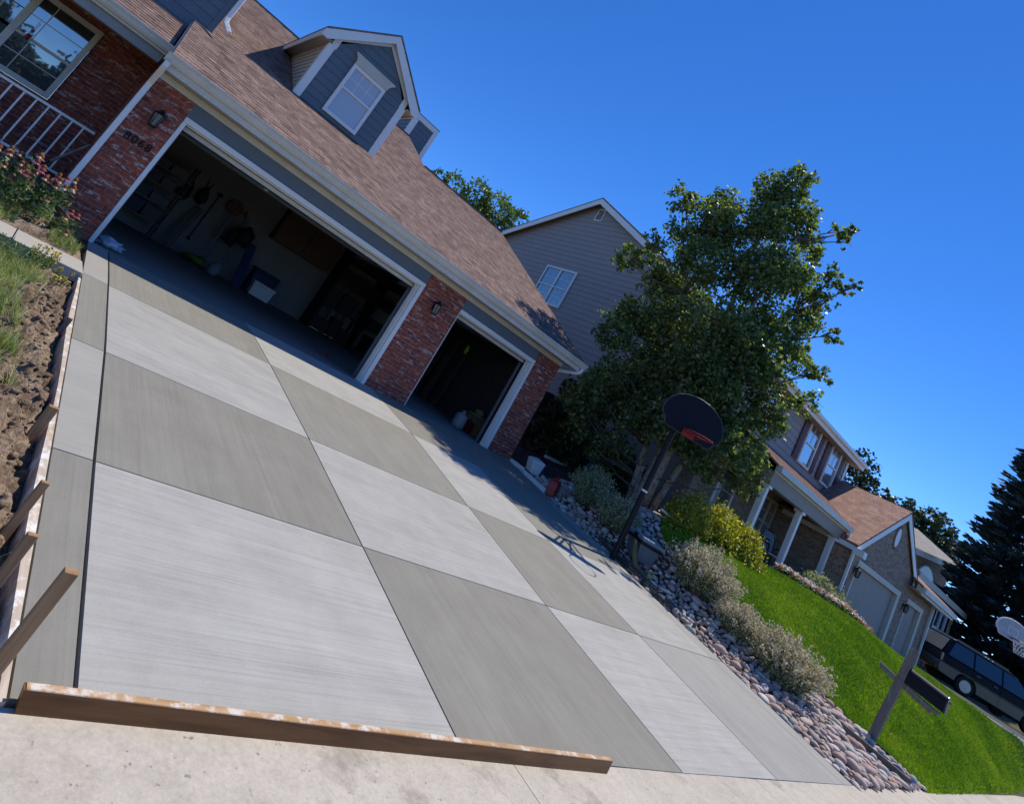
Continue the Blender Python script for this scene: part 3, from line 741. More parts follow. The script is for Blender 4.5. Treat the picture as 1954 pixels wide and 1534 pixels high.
def courses(b, x0, x1, ya, yb, stepy=.125):
    """shingle courses as real overlapping strips with slightly uneven butts"""
    y = ya; k = 0
    while y < yb-1e-3:
        y1 = min(y+stepy, yb); l = .008
        b.hexa([(x0,y,rz(y)-.02),(x1,y,rz(y)-.02),(x1,y1,rz(y1)-.02),(x0,y1,rz(y1)-.02),(x0,y,rz(y)+l),(x1,y,rz(y)+l),(x1,y1,rz(y1)+.001),(x0,y1,rz(y1)+.001)])
        y = y1; k += 1
courses(b, -.655, 6.10, -.50, 1.745); courses(b, -.335, 6.10, 1.7452, 7.55); courses(b, 6.1005, 9.66, -.50, 5.30)
roof_slab(b, -.64, 6.085, -.42, 7.5, .07, -.025); roof_slab(b, 6.086, 9.64, -.42, 5.27, .07, -.025)
def back(b, x0, x1, yr, L):                                     # rear slopes
    z = rz(yr); b.hexa([(x0,yr+.001,z-.07),(x1,yr+.001,z-.07),(x1,yr+L,z-KS*L-.07),(x0,yr+L,z-KS*L-.07),(x0,yr+.001,z),(x1,yr+.001,z),(x1,yr+L,z-KS*L),(x0,yr+L,z-KS*L)])
back(b, -.335, 6.10, 7.55, 6.5); back(b, 6.1005, 9.66, 5.30, 5.2)
b.box((-.33,7.45,rz(7.5)-.01),(6.10,7.65,rz(7.5)+.035)); b.box((6.101,5.2,rz(5.25)-.01),(9.66,5.4,rz(5.25)+.035))
b.build('roof', M['roof'], hs)
# rake boards and gable ends
for (x, ya, yb) in ((-.66,-.42,1.75), (9.655,-.42,5.28), (6.105,5.3,7.5)):
    w = .022; b = MB(); b.hexa([(x-w/2,ya,rz(ya)-.20),(x+w/2,ya,rz(ya)-.20),(x+w/2,yb,rz(yb)-.20),(x-w/2,yb,rz(yb)-.20),(x-w/2,ya,rz(ya)-.045),(x+w/2,ya,rz(ya)-.045),(x+w/2,yb,rz(yb)-.045),(x-w/2,yb,rz(yb)-.045)])
    b.build('rake_board', M['white_old'], hs)
b = MB()
siding(b, FXp(9.40), [(0.22,2.42),(7.5,2.42),(7.5,3.7),(5.25,rz(5.25)-.22),(.22,rz(.22)-.22)])
siding(b, FXp(6.07), [(4.9,rz(4.9)-.1),(9.5,rz(5.5)-.3),(7.5,rz(7.5)-.1)])
siding(b, FXm(-.62), [(-1.74,2.42),(-.1,2.42),(-.1,rz(.1)-.2),(-1.74,rz(1.74)-.2)])
b.build('gable_siding', M['blue'], hs)

# upper storey at the left, with its downspout
FU = FY(1.76)
b = MB(); siding(b, FU, [(-6.5,3.1),(-.36,3.1),(-.36,6.6),(-6.5,6.6)], exp=.19); siding(b, FXp(-.36), [(1.76,3.6),(8,6.3),(8,7.2),(1.76,6.6)], exp=.19)
b.box((-6.5,1.79,3.0),(-.40,8,6.6)); b.build('upper_wall', M['blue'], hs)
b = MB(); FU.slab(b, -.445, -.345, 3.7, 6.6, 0, .024); b.build('corner_board', M['blue'], hs)
b = MB(); pts = [(-.30,1.69,6.5),(-.30,1.69,4.22),(-.29,1.67,4.12),(-.20,1.55,4.01),(-.155,1.49,3.955)]
for p, q in zip(pts[:-1], pts[1:]): b.bar(p, q, .085, .062, up=(0,1,0))
b.build('downspout', M['white'], hs, bevel=.012)
# main downspout on the left pier
b = MB(); pts = [(-.635,-.49,2.61),(-.635,-.47,2.52),(-.63,-.07,2.29),(-.63,-.045,2.22),(-.63,-.045,.46),(-.63,-.07,.405)]
for p, q in zip(pts[:-1], pts[1:]): b.bar(p, q, .078, .062, up=(0,1,0))
b.build('downspout', M['white'], hs, bevel=.010)
b = MB(); b.tube([(9.62,-.48,2.62),(9.62,-.48,2.55),(9.61,-.45,2.49),(9.58,-.36,2.44),(9.50,-.02,2.34),(9.475,.10,2.29),(9.47,.14,2.22),(9.47,.14,.2)], .038, 10)
b.build('downspout', M['white'], hs, smooth=True)

# house number
def digits(txt, x, z, y, size, mat, parent, name):
    cu = bpy.data.curves.new(name, 'FONT'); cu.body = txt; cu.size = size; cu.extrude = .006; cu.space_character = 1.22; cu.shear = .0; cu.offset = .002
    tmp = bpy.data.objects.new(name, cu); COL.objects.link(tmp)
    dg = bpy.context.evaluated_depsgraph_get(); me = bpy.data.meshes.new_from_object(tmp.evaluated_get(dg)); bpy.data.objects.remove(tmp)
    me.transform(Matrix.Translation((x,y,z)) @ Matrix.Rotation(R(90), 4, 'X'))
    me.materials.clear(); me.materials.append(mat); o = bpy.data.objects.new(name, me); COL.objects.link(o); o.parent = parent; return o
digits('8068', -.475, 1.445, -.008, .165, M['dark'], hs, 'house_number')

# dormer
DY = 2.235; FD = FY(DY); dx0, dx1, dpk = 1.41, 3.51, 2.465
sl = .763
dm = MB(); siding(dm, FD, [(dx0+.02,3.9),(dx1-.02,3.9),(dx1-.02,5.33),(dpk,6.30),(dx0+.02,5.33)], exp=.165)
dm.build('dormer_front', M['blue'], hs)
dm = MB(); siding(dm, FXm(dx0), [(-5.0,3.9),(-DY-.03,3.9),(-DY-.03,5.42),(-5.0,5.42)], exp=.12)
dm.build('dormer_side', M['offwhite'], hs)
dm = MB(); siding(dm, FXp(dx1), [(DY+.03,3.9),(5.0,3.9),(5.0,5.42),(DY+.03,5.42)], exp=.12); dm.build('dormer_side', M['blue'], hs)
def drz(x): return 6.52 - sl*abs(x-dpk)
dm = MB()
for sg in (-1, 1):
    e = dpk + sg*1.31; P = []
    ya, yb = DY-.17, 7.2
    for zoff in (-.045, 0):
        q = [(dpk,ya,drz(dpk)+zoff),(e,ya,drz(e)+zoff),(e,5.2,drz(e)+zoff),(dpk,yb,drz(dpk)+zoff)]
        P += q if sg > 0 else [q[1],q[0],q[3],q[2]]
    dm.hexa(P)
dm.build('dormer_roof', M['roof'], hs)
dm = MB()
for sg in (-1, 1):                                             # rake fascia, frieze, eave returns and corner boards
    e = dpk + sg*1.31
    a = [(dpk,drz(dpk)-.047),(e,drz(e)-.047),(e,drz(e)-.205),(e-sg*.13,drz(e)-.205),(dpk,drz(dpk)-.235)]
    FD.prism(dm, a if sg < 0 else a[::-1], .135, .16)
    a = [(dpk,drz(dpk)-.12),(e-sg*.28,drz(e-sg*.28)-.12),(e-sg*.28,drz(e)-.22),(e-sg*.42,drz(e)-.22),(e-sg*.42,drz(e-sg*.42)-.31),(dpk,drz(dpk)-.31)]
    FD.prism(dm, a if sg < 0 else a[::-1], .018, .030)
    c = dx0 if sg < 0 else dx1
    FD.slab(dm, min(c,c-sg*.14), max(c,c-sg*.14), 3.95, 5.335, 0, .032)
    xs_ = sorted((c+sg*.001, c+sg*.024)); dm.box((xs_[0],DY-.03,3.95),(xs_[1],DY+.10,5.335))
    xs_ = sorted((e+sg*.001, e-sg*.022)); dm.box((xs_[0],DY-.134,drz(e)-.205),(xs_[1],5.0,drz(e)-.05))
    xs_ = sorted((c+sg*.025, e-sg*.023))
dm.build('dormer_trim', M['white'], hs)
for sg in (-1, 1):
    c = dx0 if sg < 0 else dx1; e = dpk+sg*1.31; xs_ = sorted((c+sg*.002, e-sg*.023))
    dm = MB(); dm.box((xs_[0],DY-.132,drz(e)-.175),(xs_[1],4.95,drz(e)-.163)); dm.build('dormer_soffit', M['soffit'], hs)
window(hs, FY(DY-.017), 2.035, 2.905, 4.14, 5.36, .075, .045, mid=4.80, grid=(3,2), grid_lower=False, gmat='glass_pale')
dm = MB()
FD.prism(dm, [(2.03,5.362),(2.91,5.362),(2.915,5.42),(2.955,5.50),(3.02,5.56),(3.02,5.585),(1.94,5.585),(1.94,5.56),(2.0,5.50),(2.035,5.42)], .018, .085)
dm.build('window_hood', M['cream'], hs)

# boxed chimney behind the ridge
cx0, cx1, cy0, cy1, ctop = 6.14, 7.13, 8.05, 9.3, 7.66
b = MB(); b.box((cx0+.02,cy0+.02,3.5),(cx1-.02,cy1-.02,ctop-.02))
siding(b, FY(cy0+.02), [(cx0,4.5),(cx1,4.5),(cx1,ctop-.1),(cx0,ctop-.1)], exp=.17); siding(b, FXm(cx0+.02), [(-cy1,4.5),(-cy0,4.5),(-cy0,ctop-.1),(-cy1,ctop-.1)], exp=.17)
ch = b.build('chimney', M['blue'], hs); sub(ch, hs)
b = MB(); f = FY(cy0)
f.slab(b, cx0-.02, cx0+.14, 4.5, ctop-.18, -.04, .024); f.slab(b, cx1-.14, cx1+.02, 4.5, ctop-.18, -.04, .024); f.slab(b, cx0-.02, cx1+.02, ctop-.178, ctop, -.04, .026)
f = FXm(cx0); f.slab(b, -cy0-.14, -cy0-.042, 4.5, ctop-.18, -.02, .024); f.slab(b, -cy1, -cy0-.042, ctop-.178, ctop, -.02, .026)
b.build('chimney_trim', M['white'], ch)
b = MB(); b.box((cx0-.03,cy0-.03,ctop+.001),(cx1+.03,cy1+.03,ctop+.03)); b.lathe([(.10,ctop+.031),(.10,ctop+.14),(.15,ctop+.141),(.15,ctop+.17),(.02,ctop+.22)], (cx0+.36,cy0+.5,0)); b.build('chimney_cap', M['grey'], ch)

# garage room
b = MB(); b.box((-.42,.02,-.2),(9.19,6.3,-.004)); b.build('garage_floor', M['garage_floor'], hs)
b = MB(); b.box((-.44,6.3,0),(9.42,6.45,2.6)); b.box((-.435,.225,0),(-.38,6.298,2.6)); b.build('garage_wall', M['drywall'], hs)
b = MB(); b.box((9.12,.225,0),(9.19,6.298,2.6)); b.build('dark_right_wall', m_plain('dark_wall_panel', (.035,.030,.030), .9, .2, 4), hs)  # plain right wall of the room, coloured far darker than the drywall
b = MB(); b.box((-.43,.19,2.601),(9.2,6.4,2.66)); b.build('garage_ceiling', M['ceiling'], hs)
b = MB()
for x0, x1 in ((.06,.5),(.62,5.0),(6.1,8.6)): pass

# porch
b = MB(); b.box((-7,.62,-.2),(-.67,2.0,.42)); b.build('porch_deck', m_plain('porch_deck_paint', (.05,.065,.085), .6, .12, 4), hs)
FP = FY(2.0)
b = MB(); FP.slab(b, -1.49, -.44, .3, 2.9, -.2, 0); FP.slab(b, -7, -1.492, .3, 1.36, -.2, 0); FP.slab(b, -7, -1.492, 2.74, 2.9, -.2, 0); b.build('porch_wall', M['brick'], hs)
window(hs, FP, -4.3, -1.492, 1.362, 2.738, .085, .05, mid=2.0, mull=[-2.40,-3.30], grid=(3,2), fmat='white_old')
b = MB(); b.box((-7,.63,2.86),(-.665,1.99,2.88)); b.build('porch_ceiling', m_plain('porch_ceiling_paint', (.17,.175,.175), .7, .06, 3), hs)
b = MB(); b.box((-7,.50,2.66),(-.70,.64,2.857)); b.build('porch_beam', m_plain('porch_beam_paint', (.30,.305,.30), .6, .08, 3), hs)
def prz(y): return 2.985 + KS*(y-.42)
b = MB(); y = .36
while y < 1.755:
    y1 = min(y+.125, 1.757); b.hexa([(-7,y,prz(y)-.04),(-.70,y,prz(y)-.04),(-.70,y1,prz(y1)-.04),(-7,y1,prz(y1)-.04),(-7,y,prz(y)+.011),(-.70,y,prz(y)+.011),(-.70,y1,prz(y1)+.001),(-7,y1,prz(y1)+.001)]); y = y1
b.build('porch_roof', M['roof'], hs)
b = MB(); b.prism([(-7,y+.86,z+.24) for y, z in prof], (6.36,0,0)); b.box((-7,.436,2.80),(-.64,.46,2.93)); b.build('porch_gutter', M['white_old'], hs)
rl = MB(); ry = .67
for a, c in ((-5.2,-.73),):
    rl.box((a,ry-.022,1.265),(c,ry+.022,1.30)); rl.box((a,ry-.02,.515),(c,ry+.02,.55))
x = -.88
while x > -5.2: rl.box((x-.012,ry-.012,.5502),(x+.012,ry+.012,1.2648)); x -= .158
rl.build('porch_railing', M['white'], hs, bevel=.003)

# lanterns: one built, one copied (and reused for the neighbour)
def make_lantern(name, label, loc, group):
    t = thing(name, label, 'lantern', loc, 0, group)
    b = MB(); b.box((-.045,-.002,.02),(.045,-.02,.20)); b.bar((0,-.02,.17),(0,-.10,.245),.014); b.bar((0,-.10,.245),(0,-.105,.21),.014); b.build('bracket', M['dark'], t, local=True, bevel=.004)
    b = MB(); b.lathe([(.012,.225),(.03,.21),(.052,.185),(.082,.16),(.088,.145),(.07,.145)], (0,-.105,0), n=6); b.lathe([(.055,-.06),(.06,-.045),(.045,-.03)], (0,-.105,0), n=6)
    for k in range(6):
        a = math.pi*2*(k+.0)/6; b.bar((.052*math.cos(a),-.105+.052*math.sin(a),-.045),(.078*math.cos(a),-.105+.078*math.sin(a),.147),.010)
    b.build('cage', M['dark'], t, local=True)
    b = MB(); b.lathe([(.046,-.04),(.070,.144)], (0,-.105,0), n=6); b.build('glass_shade', M['glass_mid'], t, local=True)
    return t
ln = make_lantern('wall_lantern', 'black lantern on the brick pier above the house number', (-.285,0,1.83), 'wall lanterns of the brick garage')
dup(ln, (5.49,0,1.83), 0, 'black lantern on the brick pier between the two garage openings')
# ------------------------------------------------------------------ what is in the garage
def simple(name, b, mat, label, cat, group=None, smooth=False, bevel=0):
    return tag(b.build(name, mat, smooth=smooth, bevel=bevel), label, cat, group)
C_ = lambda c, n='paint', r=.6: m_plain(n, c, r, .15, 12)
sh = thing('storage_shelf', 'crammed black storage shelf against the left side of the garage', 'shelf', (.9,5.9,0))
for x in (.1, 1.42):
    for y in (5.45, 5.95): b = MB(); b.box((x,y,0),(x+.05,y+.05,1.95)); b.build('upright', M['dark'], sh)
for z in (.35, .75, 1.15, 1.52): q = MB(); q.box((.08,5.44,z),(1.5,6.02,z+.03)); q.build('shelf_board', M['grey_wood'], sh)
cols = [(.03,.03,.035),(.06,.05,.10),(.10,.09,.08),(.02,.02,.02),(.05,.07,.09),(.12,.12,.12)]
mats = [C_(c,'shelf_goods') for c in cols]; rr = random.Random(5)
lab = ['small dark box on the lowest shelf','blue-grey crate on the lowest shelf','bag of charcoal on the lowest shelf','brown tub on the second shelf','long black case on the second shelf','grey bin on the second shelf',
       'black carton on the third shelf','purple crate on the third shelf','pale tub on the third shelf','tall black box on the top shelf','stack of dark folders on the top shelf','small dark tin at the end of the top shelf']
for k, z in enumerate((.38,.78,1.18,1.55)):
    x = .16
    for j in range(3):
        w = rr.uniform(.28,.40); h = rr.uniform(.18,.30); b = MB()
        b.hexa([(x,5.5,z+.002),(x+w,5.5,z+.002),(x+w,5.9,z+.002),(x,5.9,z+.002),(x-.015,5.49,z+h),(x+w+.015,5.49,z+h),(x+w+.015,5.91,z+h),(x-.015,5.91,z+h)])
        b.box((x-.025,5.48,z+h),(x+w+.025,5.92,z+h+.025))
        simple('storage_box', b, mats[(k*3+j) % 6], lab[k*3+j], 'box', 'goods on the garage shelf', bevel=.01); x += w+.05
YB = 6.28
b = MB(); b.tube([(1.62,YB,1.66),(1.60,YB-.02,1.5),(1.56,YB-.05,1.25),(1.60,YB-.1,1.12)], [.02,.10,.16,.04], 10); simple('hanging_bag', b, C_((.03,.012,.010),'bag_cloth'), 'dark red bag hanging on the garage back wall', 'bag', smooth=True)
b = MB(); b.tube([(1.95,YB-.02,1.75),(1.93,YB-.06,1.58),(1.97,YB-.08,1.35),(2.0,YB-.05,1.25)], [.015,.13,.15,.03], 10); b.tube([(1.87,YB-.01,1.95),(1.92,YB-.03,1.62)], .012, 6); b.tube([(2.02,YB-.01,1.88),(1.97,YB-.03,1.62)], .012, 6); simple('backpack', b, C_((.05,.018,.012),'pack_cloth'), 'brown backpack hanging by its straps on the garage wall', 'backpack', smooth=True)
b = MB(); b.tube([(2.28,YB-.03,1.72),(2.29,YB-.03,.42)], .013, 8); b.tube([(2.22,YB-.04,1.73),(2.30,YB-.05,1.76),(2.34,YB-.04,1.70)], .03, 8); b.tube([(2.26,YB-.05,.46),(2.32,YB-.06,.40)], .035, 8); simple('string_trimmer', b, M['dark'], 'long string trimmer hung upright on the white garage wall', 'trimmer')
b = MB(); b.lathe([(.004,0),(.20,.0),(.205,.02),(.17,.035),(.12,.05),(.09,.11),(.0,.12)], (0,0,0), 'y', 24)
o = simple('straw_hat', b, C_((.13,.055,.02),'straw'), 'round orange-brown hat hung on the white garage wall', 'hat'); o.location = (2.75,YB-.13,1.66)
b = MB(); b.prism([(3.02,YB-.03,1.62),(3.13,YB-.03,1.58),(3.06,YB-.03,1.78)], (0,-.02,0)); simple('pennant', b, C_((.10,.02,.02),'pennant_cloth'), 'small red pennant pinned on the garage wall', 'flag')
cb = thing('wall_cabinet', 'brown wooden cabinet on the garage back wall', 'cabinet', (4.8,6.1,1.5))
b = MB(); b.box((3.9,5.95,1.50),(5.68,6.298,2.56)); b.build('carcass', C_((.10,.055,.035),'cabinet_wood'), cb, bevel=.008)
for x0 in (3.93, 4.80): q = MB(); q.box((x0,5.925,1.54),(x0+.84,5.948,2.52)); d = q.build('cabinet_door', C_((.13,.07,.042),'cabinet_door_wood'), cb, bevel=.006)
ld = thing('step_ladder', 'folded step ladder leaning on the garage back wall', 'ladder', (3.0,5.6,0))
b = MB(); b.bar((2.72,5.75,0),(2.80,6.15,1.62),.05,.03); b.bar((3.22,5.75,0),(3.14,6.15,1.62),.05,.03); b.build('side_rails', M['grey'], ld)
for k in range(6): t = .12+k*.15; q = MB(); q.bar((2.72+.08*t,5.75+.4*t,1.62*t),(3.22-.08*t,5.75+.4*t,1.62*t),.08,.02); q.build('step', M['grey'], ld)
b = MB(); b.tube([(3.25,5.9,.95),(3.32,5.9,1.30),(3.30,5.95,1.45)], [.22,.20,.03], 10); b.tube([(3.0,5.95,.8),(3.1,5.95,1.15),(3.12,5.98,1.3)], [.17,.15,.02], 10); simple('garment_bag', b, C_((.02,.02,.022),'garment'), 'dark coats bundled beside the ladder', 'coat', smooth=True)
b = MB(); b.prism([(3.62,5.6,0),(3.86,5.6,0),(3.70,5.95,1.12),(3.50,5.95,1.12)], (.0,.06,0)); simple('folded_table', b, C_((.012,.03,.12),'blue_board'), 'tall blue folded board leaning by the ladder', 'board')
bx = thing('foam_box', 'white lidded foam box on the garage floor', 'box', (4.35,5.7,0), 0)
b = MB(); b.hexa([(4.07,5.5,.03),(4.60,5.4,.03),(4.64,5.75,.03),(4.11,5.85,.03),(4.05,5.49,.33),(4.62,5.38,.33),(4.66,5.76,.33),(4.09,5.87,.33)]); b.build('box_body', M['white'], bx, bevel=.012)
b = MB(); b.hexa([(4.03,5.47,.332),(4.64,5.36,.332),(4.68,5.78,.332),(4.07,5.89,.332),(4.04,5.48,.40),(4.63,5.37,.40),(4.67,5.77,.40),(4.08,5.88,.40)]); b.build('box_lid', M['white'], bx, bevel=.015)
b = MB(); b.box((4.05,5.95,0),(4.75,6.25,.62)); b.box((4.03,5.93,.621),(4.77,6.27,.68)); simple('storage_tote', b, C_((.015,.03,.09),'navy_plastic'), 'navy storage tote behind the white foam box', 'tote', bevel=.02)
b = MB(); b.tube([(2.2,5.5,.05),(2.35,5.4,.12),(2.6,5.35,.16),(2.8,5.4,.05)], [.03,.10,.11,.02], 8); simple('lime_bag', b, C_((.16,.20,.02),'lime_fabric'), 'lime green bag slumped on the garage floor', 'bag', smooth=True)
b = MB(); b.tube([(2.95,5.3,.0),(2.98,5.3,.14),(3.03,5.32,.28),(3.04,5.33,.33)], [.13,.16,.11,.03], 8); simple('shopping_bag', b, C_((.25,.28,.33),'bag_plastic'), 'pale blue shopping bag on the garage floor', 'bag', smooth=True)
b = MB()
for k in range(4): b.bar((1.75+.07*k,5.9,0),(2.0+.06*k,6.22,1.2),.03)
simple('tool_bundle', b, M['grey_wood'], 'bundle of long-handled tools leaning beside the storage shelf', 'tools')
b = MB(); b.lathe([(.0,-.06),(.04,-.055),(.055,-.02),(.05,.02),(.03,.05)], (2.02,1.9,2.15), n=14)
op = thing('door_opener', 'garage door opener with a round white bulb under the ceiling', 'opener', (2.3,1.9,2.2)); b.build('bulb', M['white'], op, smooth=True)
b = MB(); b.box((2.10,1.78,2.16),(2.52,2.05,2.34)); b.box((2.28,2.06,2.30),(2.34,5.5,2.34)); b.build('motor_box', M['grey'], op, bevel=.01)
b = MB(); b.bar((2.12,1.85,2.34),(2.12,1.85,2.60),.02); b.bar((2.5,1.85,2.34),(2.5,1.85,2.60),.02); b.build('hanger', M['dark'], op)
# crumpled plastic on the sill
V, F = icos(3); nz = np.array([mnoise.fractal(Vector(p*2.3), 1, 2, 4) for p in V])
def crumple(name, loc, s, mat, label, cat):
    v = V*(1+.75*nz[:,None]); v = v*np.array(s)+np.array(loc); v[:,2] = np.maximum(v[:,2], loc[2]-s[2]*.5)
    return tag(raw_mesh(name, v, F, mat), label, cat)
crumple('plastic_sheet', (.27,.34,.05), (.19,.15,.085), C_((.42,.47,.55),'clear_plastic',.3), 'crumpled clear plastic sheet on the floor at the left garage jamb', 'plastic')
b = MB(); b.bar((4.35,1.1,.012),(4.62,1.05,.012),.03,.02); b.box((4.62,1.02,.0),(4.68,1.10,.07)); simple('hand_tool', b, C_((.25,.03,.02),'red_plastic'), 'small red tool lying on the big garage floor', 'tool')
# small bay
b = MB(); b.lathe([(.0,-.12),(.035,-.1),(.055,0),(.035,.1),(0,.12)], (8.05,1.65,1.63), n=12); simple('hanging_float', b, C_((.16,.26,.015),'lime_plastic',.4), 'lime green float hanging in the narrow garage bay', 'float', smooth=True)
b = MB(); b.lathe([(.14,0),(.16,.03),(.16,.24),(.13,.31),(.05,.34),(.045,.40),(.0,.41)], (8.42,1.0,0), n=16); simple('plastic_jug', b, C_((.26,.27,.28),'jug_plastic',.4), 'big pale plastic jug on the narrow bay floor', 'jug', smooth=True)
b = MB(); b.box((8.66,.92,0),(8.84,1.12,.26)); b.tube([(8.75,1.02,.26),(8.75,1.02,.32)], .03, 8); simple('fuel_can', b, C_((.14,.012,.010),'red_can',.4), 'small red fuel can beside the pale jug', 'can', bevel=.03)
b = MB(); b.lathe([(.26,0),(.25,.03),(.13,.05),(.12,.15),(.05,.18)], (8.95,1.1,.42), n=18); b.box((8.78,.95,0),(9.12,1.3,.40)); simple('sun_hat', b, C_((.20,.14,.07),'tan_straw'), 'tan sun hat lying on a carton in the narrow bay', 'hat')
b = MB()
for k, (x, w) in enumerate(((6.5,.16),(6.78,.10),(7.0,.2),(7.35,.12))): b.hexa([(x,5.9,0),(x+w,5.9,0),(x+w,5.96,0),(x,5.96,0),(x+.05,6.22,1.9-.1*k),(x+w+.05,6.22,1.9-.1*k),(x+w+.05,6.28,1.9-.1*k),(x+.05,6.28,1.9-.1*k)])
simple('leaning_boards', b, M['grey_wood'], 'old boards leaning on the back wall of the narrow bay', 'boards')
b = MB()
for k, (y, w) in enumerate(((3.2,.25),(3.7,.14),(4.1,.3),(4.8,.2),(2.7,.12))): b.hexa([(8.85,y,0),(8.90,y,0),(8.90,y+w,0),(8.85,y+w,0),(9.04,y+.1,2.0-.12*k),(9.09,y+.1,2.0-.12*k),(9.09,y+w+.1,2.0-.12*k),(9.04,y+w+.1,2.0-.12*k)])
simple('leaning_boards', b, M['fence'], 'dark boards leaning on the right wall of the narrow bay', 'boards')

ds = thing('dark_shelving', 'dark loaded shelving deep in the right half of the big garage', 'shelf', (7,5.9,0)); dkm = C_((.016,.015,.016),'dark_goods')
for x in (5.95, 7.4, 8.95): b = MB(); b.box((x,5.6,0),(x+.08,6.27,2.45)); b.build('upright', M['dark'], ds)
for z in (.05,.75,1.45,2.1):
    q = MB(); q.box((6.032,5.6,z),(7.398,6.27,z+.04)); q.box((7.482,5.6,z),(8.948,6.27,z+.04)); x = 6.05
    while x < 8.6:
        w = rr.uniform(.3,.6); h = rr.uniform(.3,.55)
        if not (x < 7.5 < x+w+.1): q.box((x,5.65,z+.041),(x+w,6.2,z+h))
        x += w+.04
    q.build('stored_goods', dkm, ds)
# pole across the porch corner
b = MB(); b.tube([(-1.02,.28,.50),(-.93,.27,.66)], .010, 8, m=1); b.tube([(-.93,.27,.66),(-.70,.22,1.10)], .020, 8)
tag(b.build('shovel', [M['grey_wood'], M['dark']]), 'wooden-handled shovel leaning between the porch railing and the white downspout', 'tool')
b = MB(); b.lathe([(.0,.0),(.03,.01),(.034,.05),(.02,.09),(.004,.10)], (-2.19,1.90,1.96), n=10); b.tube([(-2.19,1.90,2.06),(-2.19,1.90,2.3)], .003, 4)
simple('window_ornament', b, C_((.35,.015,.02),'red_glass',.25), 'small red ornament hanging at the porch window', 'ornament', smooth=True)

# ------------------------------------------------------------------ fence between the houses
fn = thing('wood_fence', 'dark weathered board fence in the shade behind the last brick pier', 'fence', (11,2.3,.2))
x = 9.46; k = 0
while x < 13.9:
    w = .14; b_ = MB() if k % 12 == 0 else b_; z0 = Hs(x, 2.3)-.1; b_.box((x,2.28+.006*(k%2),z0),(x+w-.008,2.30+.006*(k%2),1.93+.015*math.sin(k*2.1))); x += w; k += 1
    if k % 12 == 0 or x >= 13.9: b_.build('fence_panel', M['fence'], fn)
b = MB(); b.box((9.46,2.31,.5),(13.9,2.35,.59)); b.box((9.46,2.31,1.6),(13.9,2.35,1.69)); b.build('fence_rail', M['fence'], fn)

# ------------------------------------------------------------------ neighbour's house
nh = thing('neighbour_house', 'two-storey mauve-grey house with maroon shutters, tan brick and rust shingle roofs', 'house', (0,0,0))
XW, YF, YBK = 14.02, -1.55, 14.2
pk = (6.25, 9.62); ev = (-1.95, 5.62)                              # ridge (y,z) and front eave
sn = (pk[1]-ev[1])/(pk[0]-ev[0]); evb = 2*pk[0]-ev[0]
def nz_(y): return pk[1]-sn*abs(y-pk[0])
b = MB(); G = FXm(XW)
siding(b, G, [(-YBK,2.6),(-YF,2.6),(-YF,nz_(YF)-.12),(-pk[0],pk[1]-.12),(-YBK,nz_(YBK)-.12)], exp=.20, lip=.02)
siding(b, G, [(-YBK,0),(-YF,0),(-YF,2.6),(-YBK,2.6)], exp=.20, lip=.02)
siding(b, FY(YF), [(XW,3.1),(22.94,3.1),(22.94,nz_(YF)-.25),(XW,nz_(YF)-.25)], exp=.20, lip=.02)
siding(b, FXp(22.94), [(YF,3),(YBK,3),(YBK,nz_(YBK)-.1),(pk[0],pk[1]-.1),(YF,nz_(YF)-.1)], exp=.2)
sub(b.build('siding_wall', M['mauve'], nh), nh)
b = MB()
for (ya, yb) in ((ev[0], pk[0]), (pk[0]+.001, evb)):
    b.hexa([(13.70,ya,nz_(ya)-.05),(23.3,ya,nz_(ya)-.05),(23.3,yb,nz_(yb)-.05),(13.70,yb,nz_(yb)-.05),(13.70,ya,nz_(ya)+.02),(23.3,ya,nz_(ya)+.02),(23.3,yb,nz_(yb)+.02),(13.70,yb,nz_(yb)+.02)])
b.build('main_roof', M['roof_n'], nh)
b = MB()
for (ya, yb) in ((ev[0], pk[0]), (pk[0]+.001, evb)):
    b.hexa([(13.69,ya,nz_(ya)-.28),(13.73,ya,nz_(ya)-.28),(13.73,yb,nz_(yb)-.28),(13.69,yb,nz_(yb)-.28),(13.69,ya,nz_(ya)-.051),(13.73,ya,nz_(ya)-.051),(13.73,yb,nz_(yb)-.051),(13.69,yb,nz_(yb)-.051)])
b.box((13.731,ev[0]-.002,ev[1]-.22),(23.3,ev[0]+.03,ev[1]-.02))
b.box((13.735,ev[0]-.11,ev[1]-.10),(23.3,ev[0]-.004,ev[1]+.005))
FY(YF).slab(b, 22.80, 22.96, 3.2, 5.4, .021, .04); b.build('white_fascia', M['white'], nh)
b = MB(); b.box((13.74,ev[0]+.031,ev[1]-.215),(23.3,YF-.002,ev[1]-.20)); b.box((13.731,ev[0],ev[1]-.20),(14.0,ev[0]+.01,ev[1]-.19))
b.build('eave_soffit', M['taupe'], nh)
window(nh, FXm(XW-.022), -7.43, -5.72, 4.87, 6.42, .07, .05, mid=5.62, mull=-6.57, grid=(3,2), gmat='glass_mid')
b = MB(); G.slab(b, -6.40, -6.02, 8.72, 9.25, .02, .045); v_ = b.build('gable_vent', M['white'], nh); sub(v_, nh)
b = MB()
for k in range(8): b.hexa([G.p(-6.36,8.77+.055*k,.05), G.p(-6.06,8.77+.055*k,.05), G.p(-6.06,8.775+.055*k,.046), G.p(-6.36,8.775+.055*k,.046), G.p(-6.36,8.80+.055*k,.047), G.p(-6.06,8.80+.055*k,.047), G.p(-6.06,8.815+.055*k,.0455), G.p(-6.36,8.815+.055*k,.0455)])
b.build('louvre', C_((.05,.035,.03),'vent_dark'), v_)
FN = FY(YF-.02)
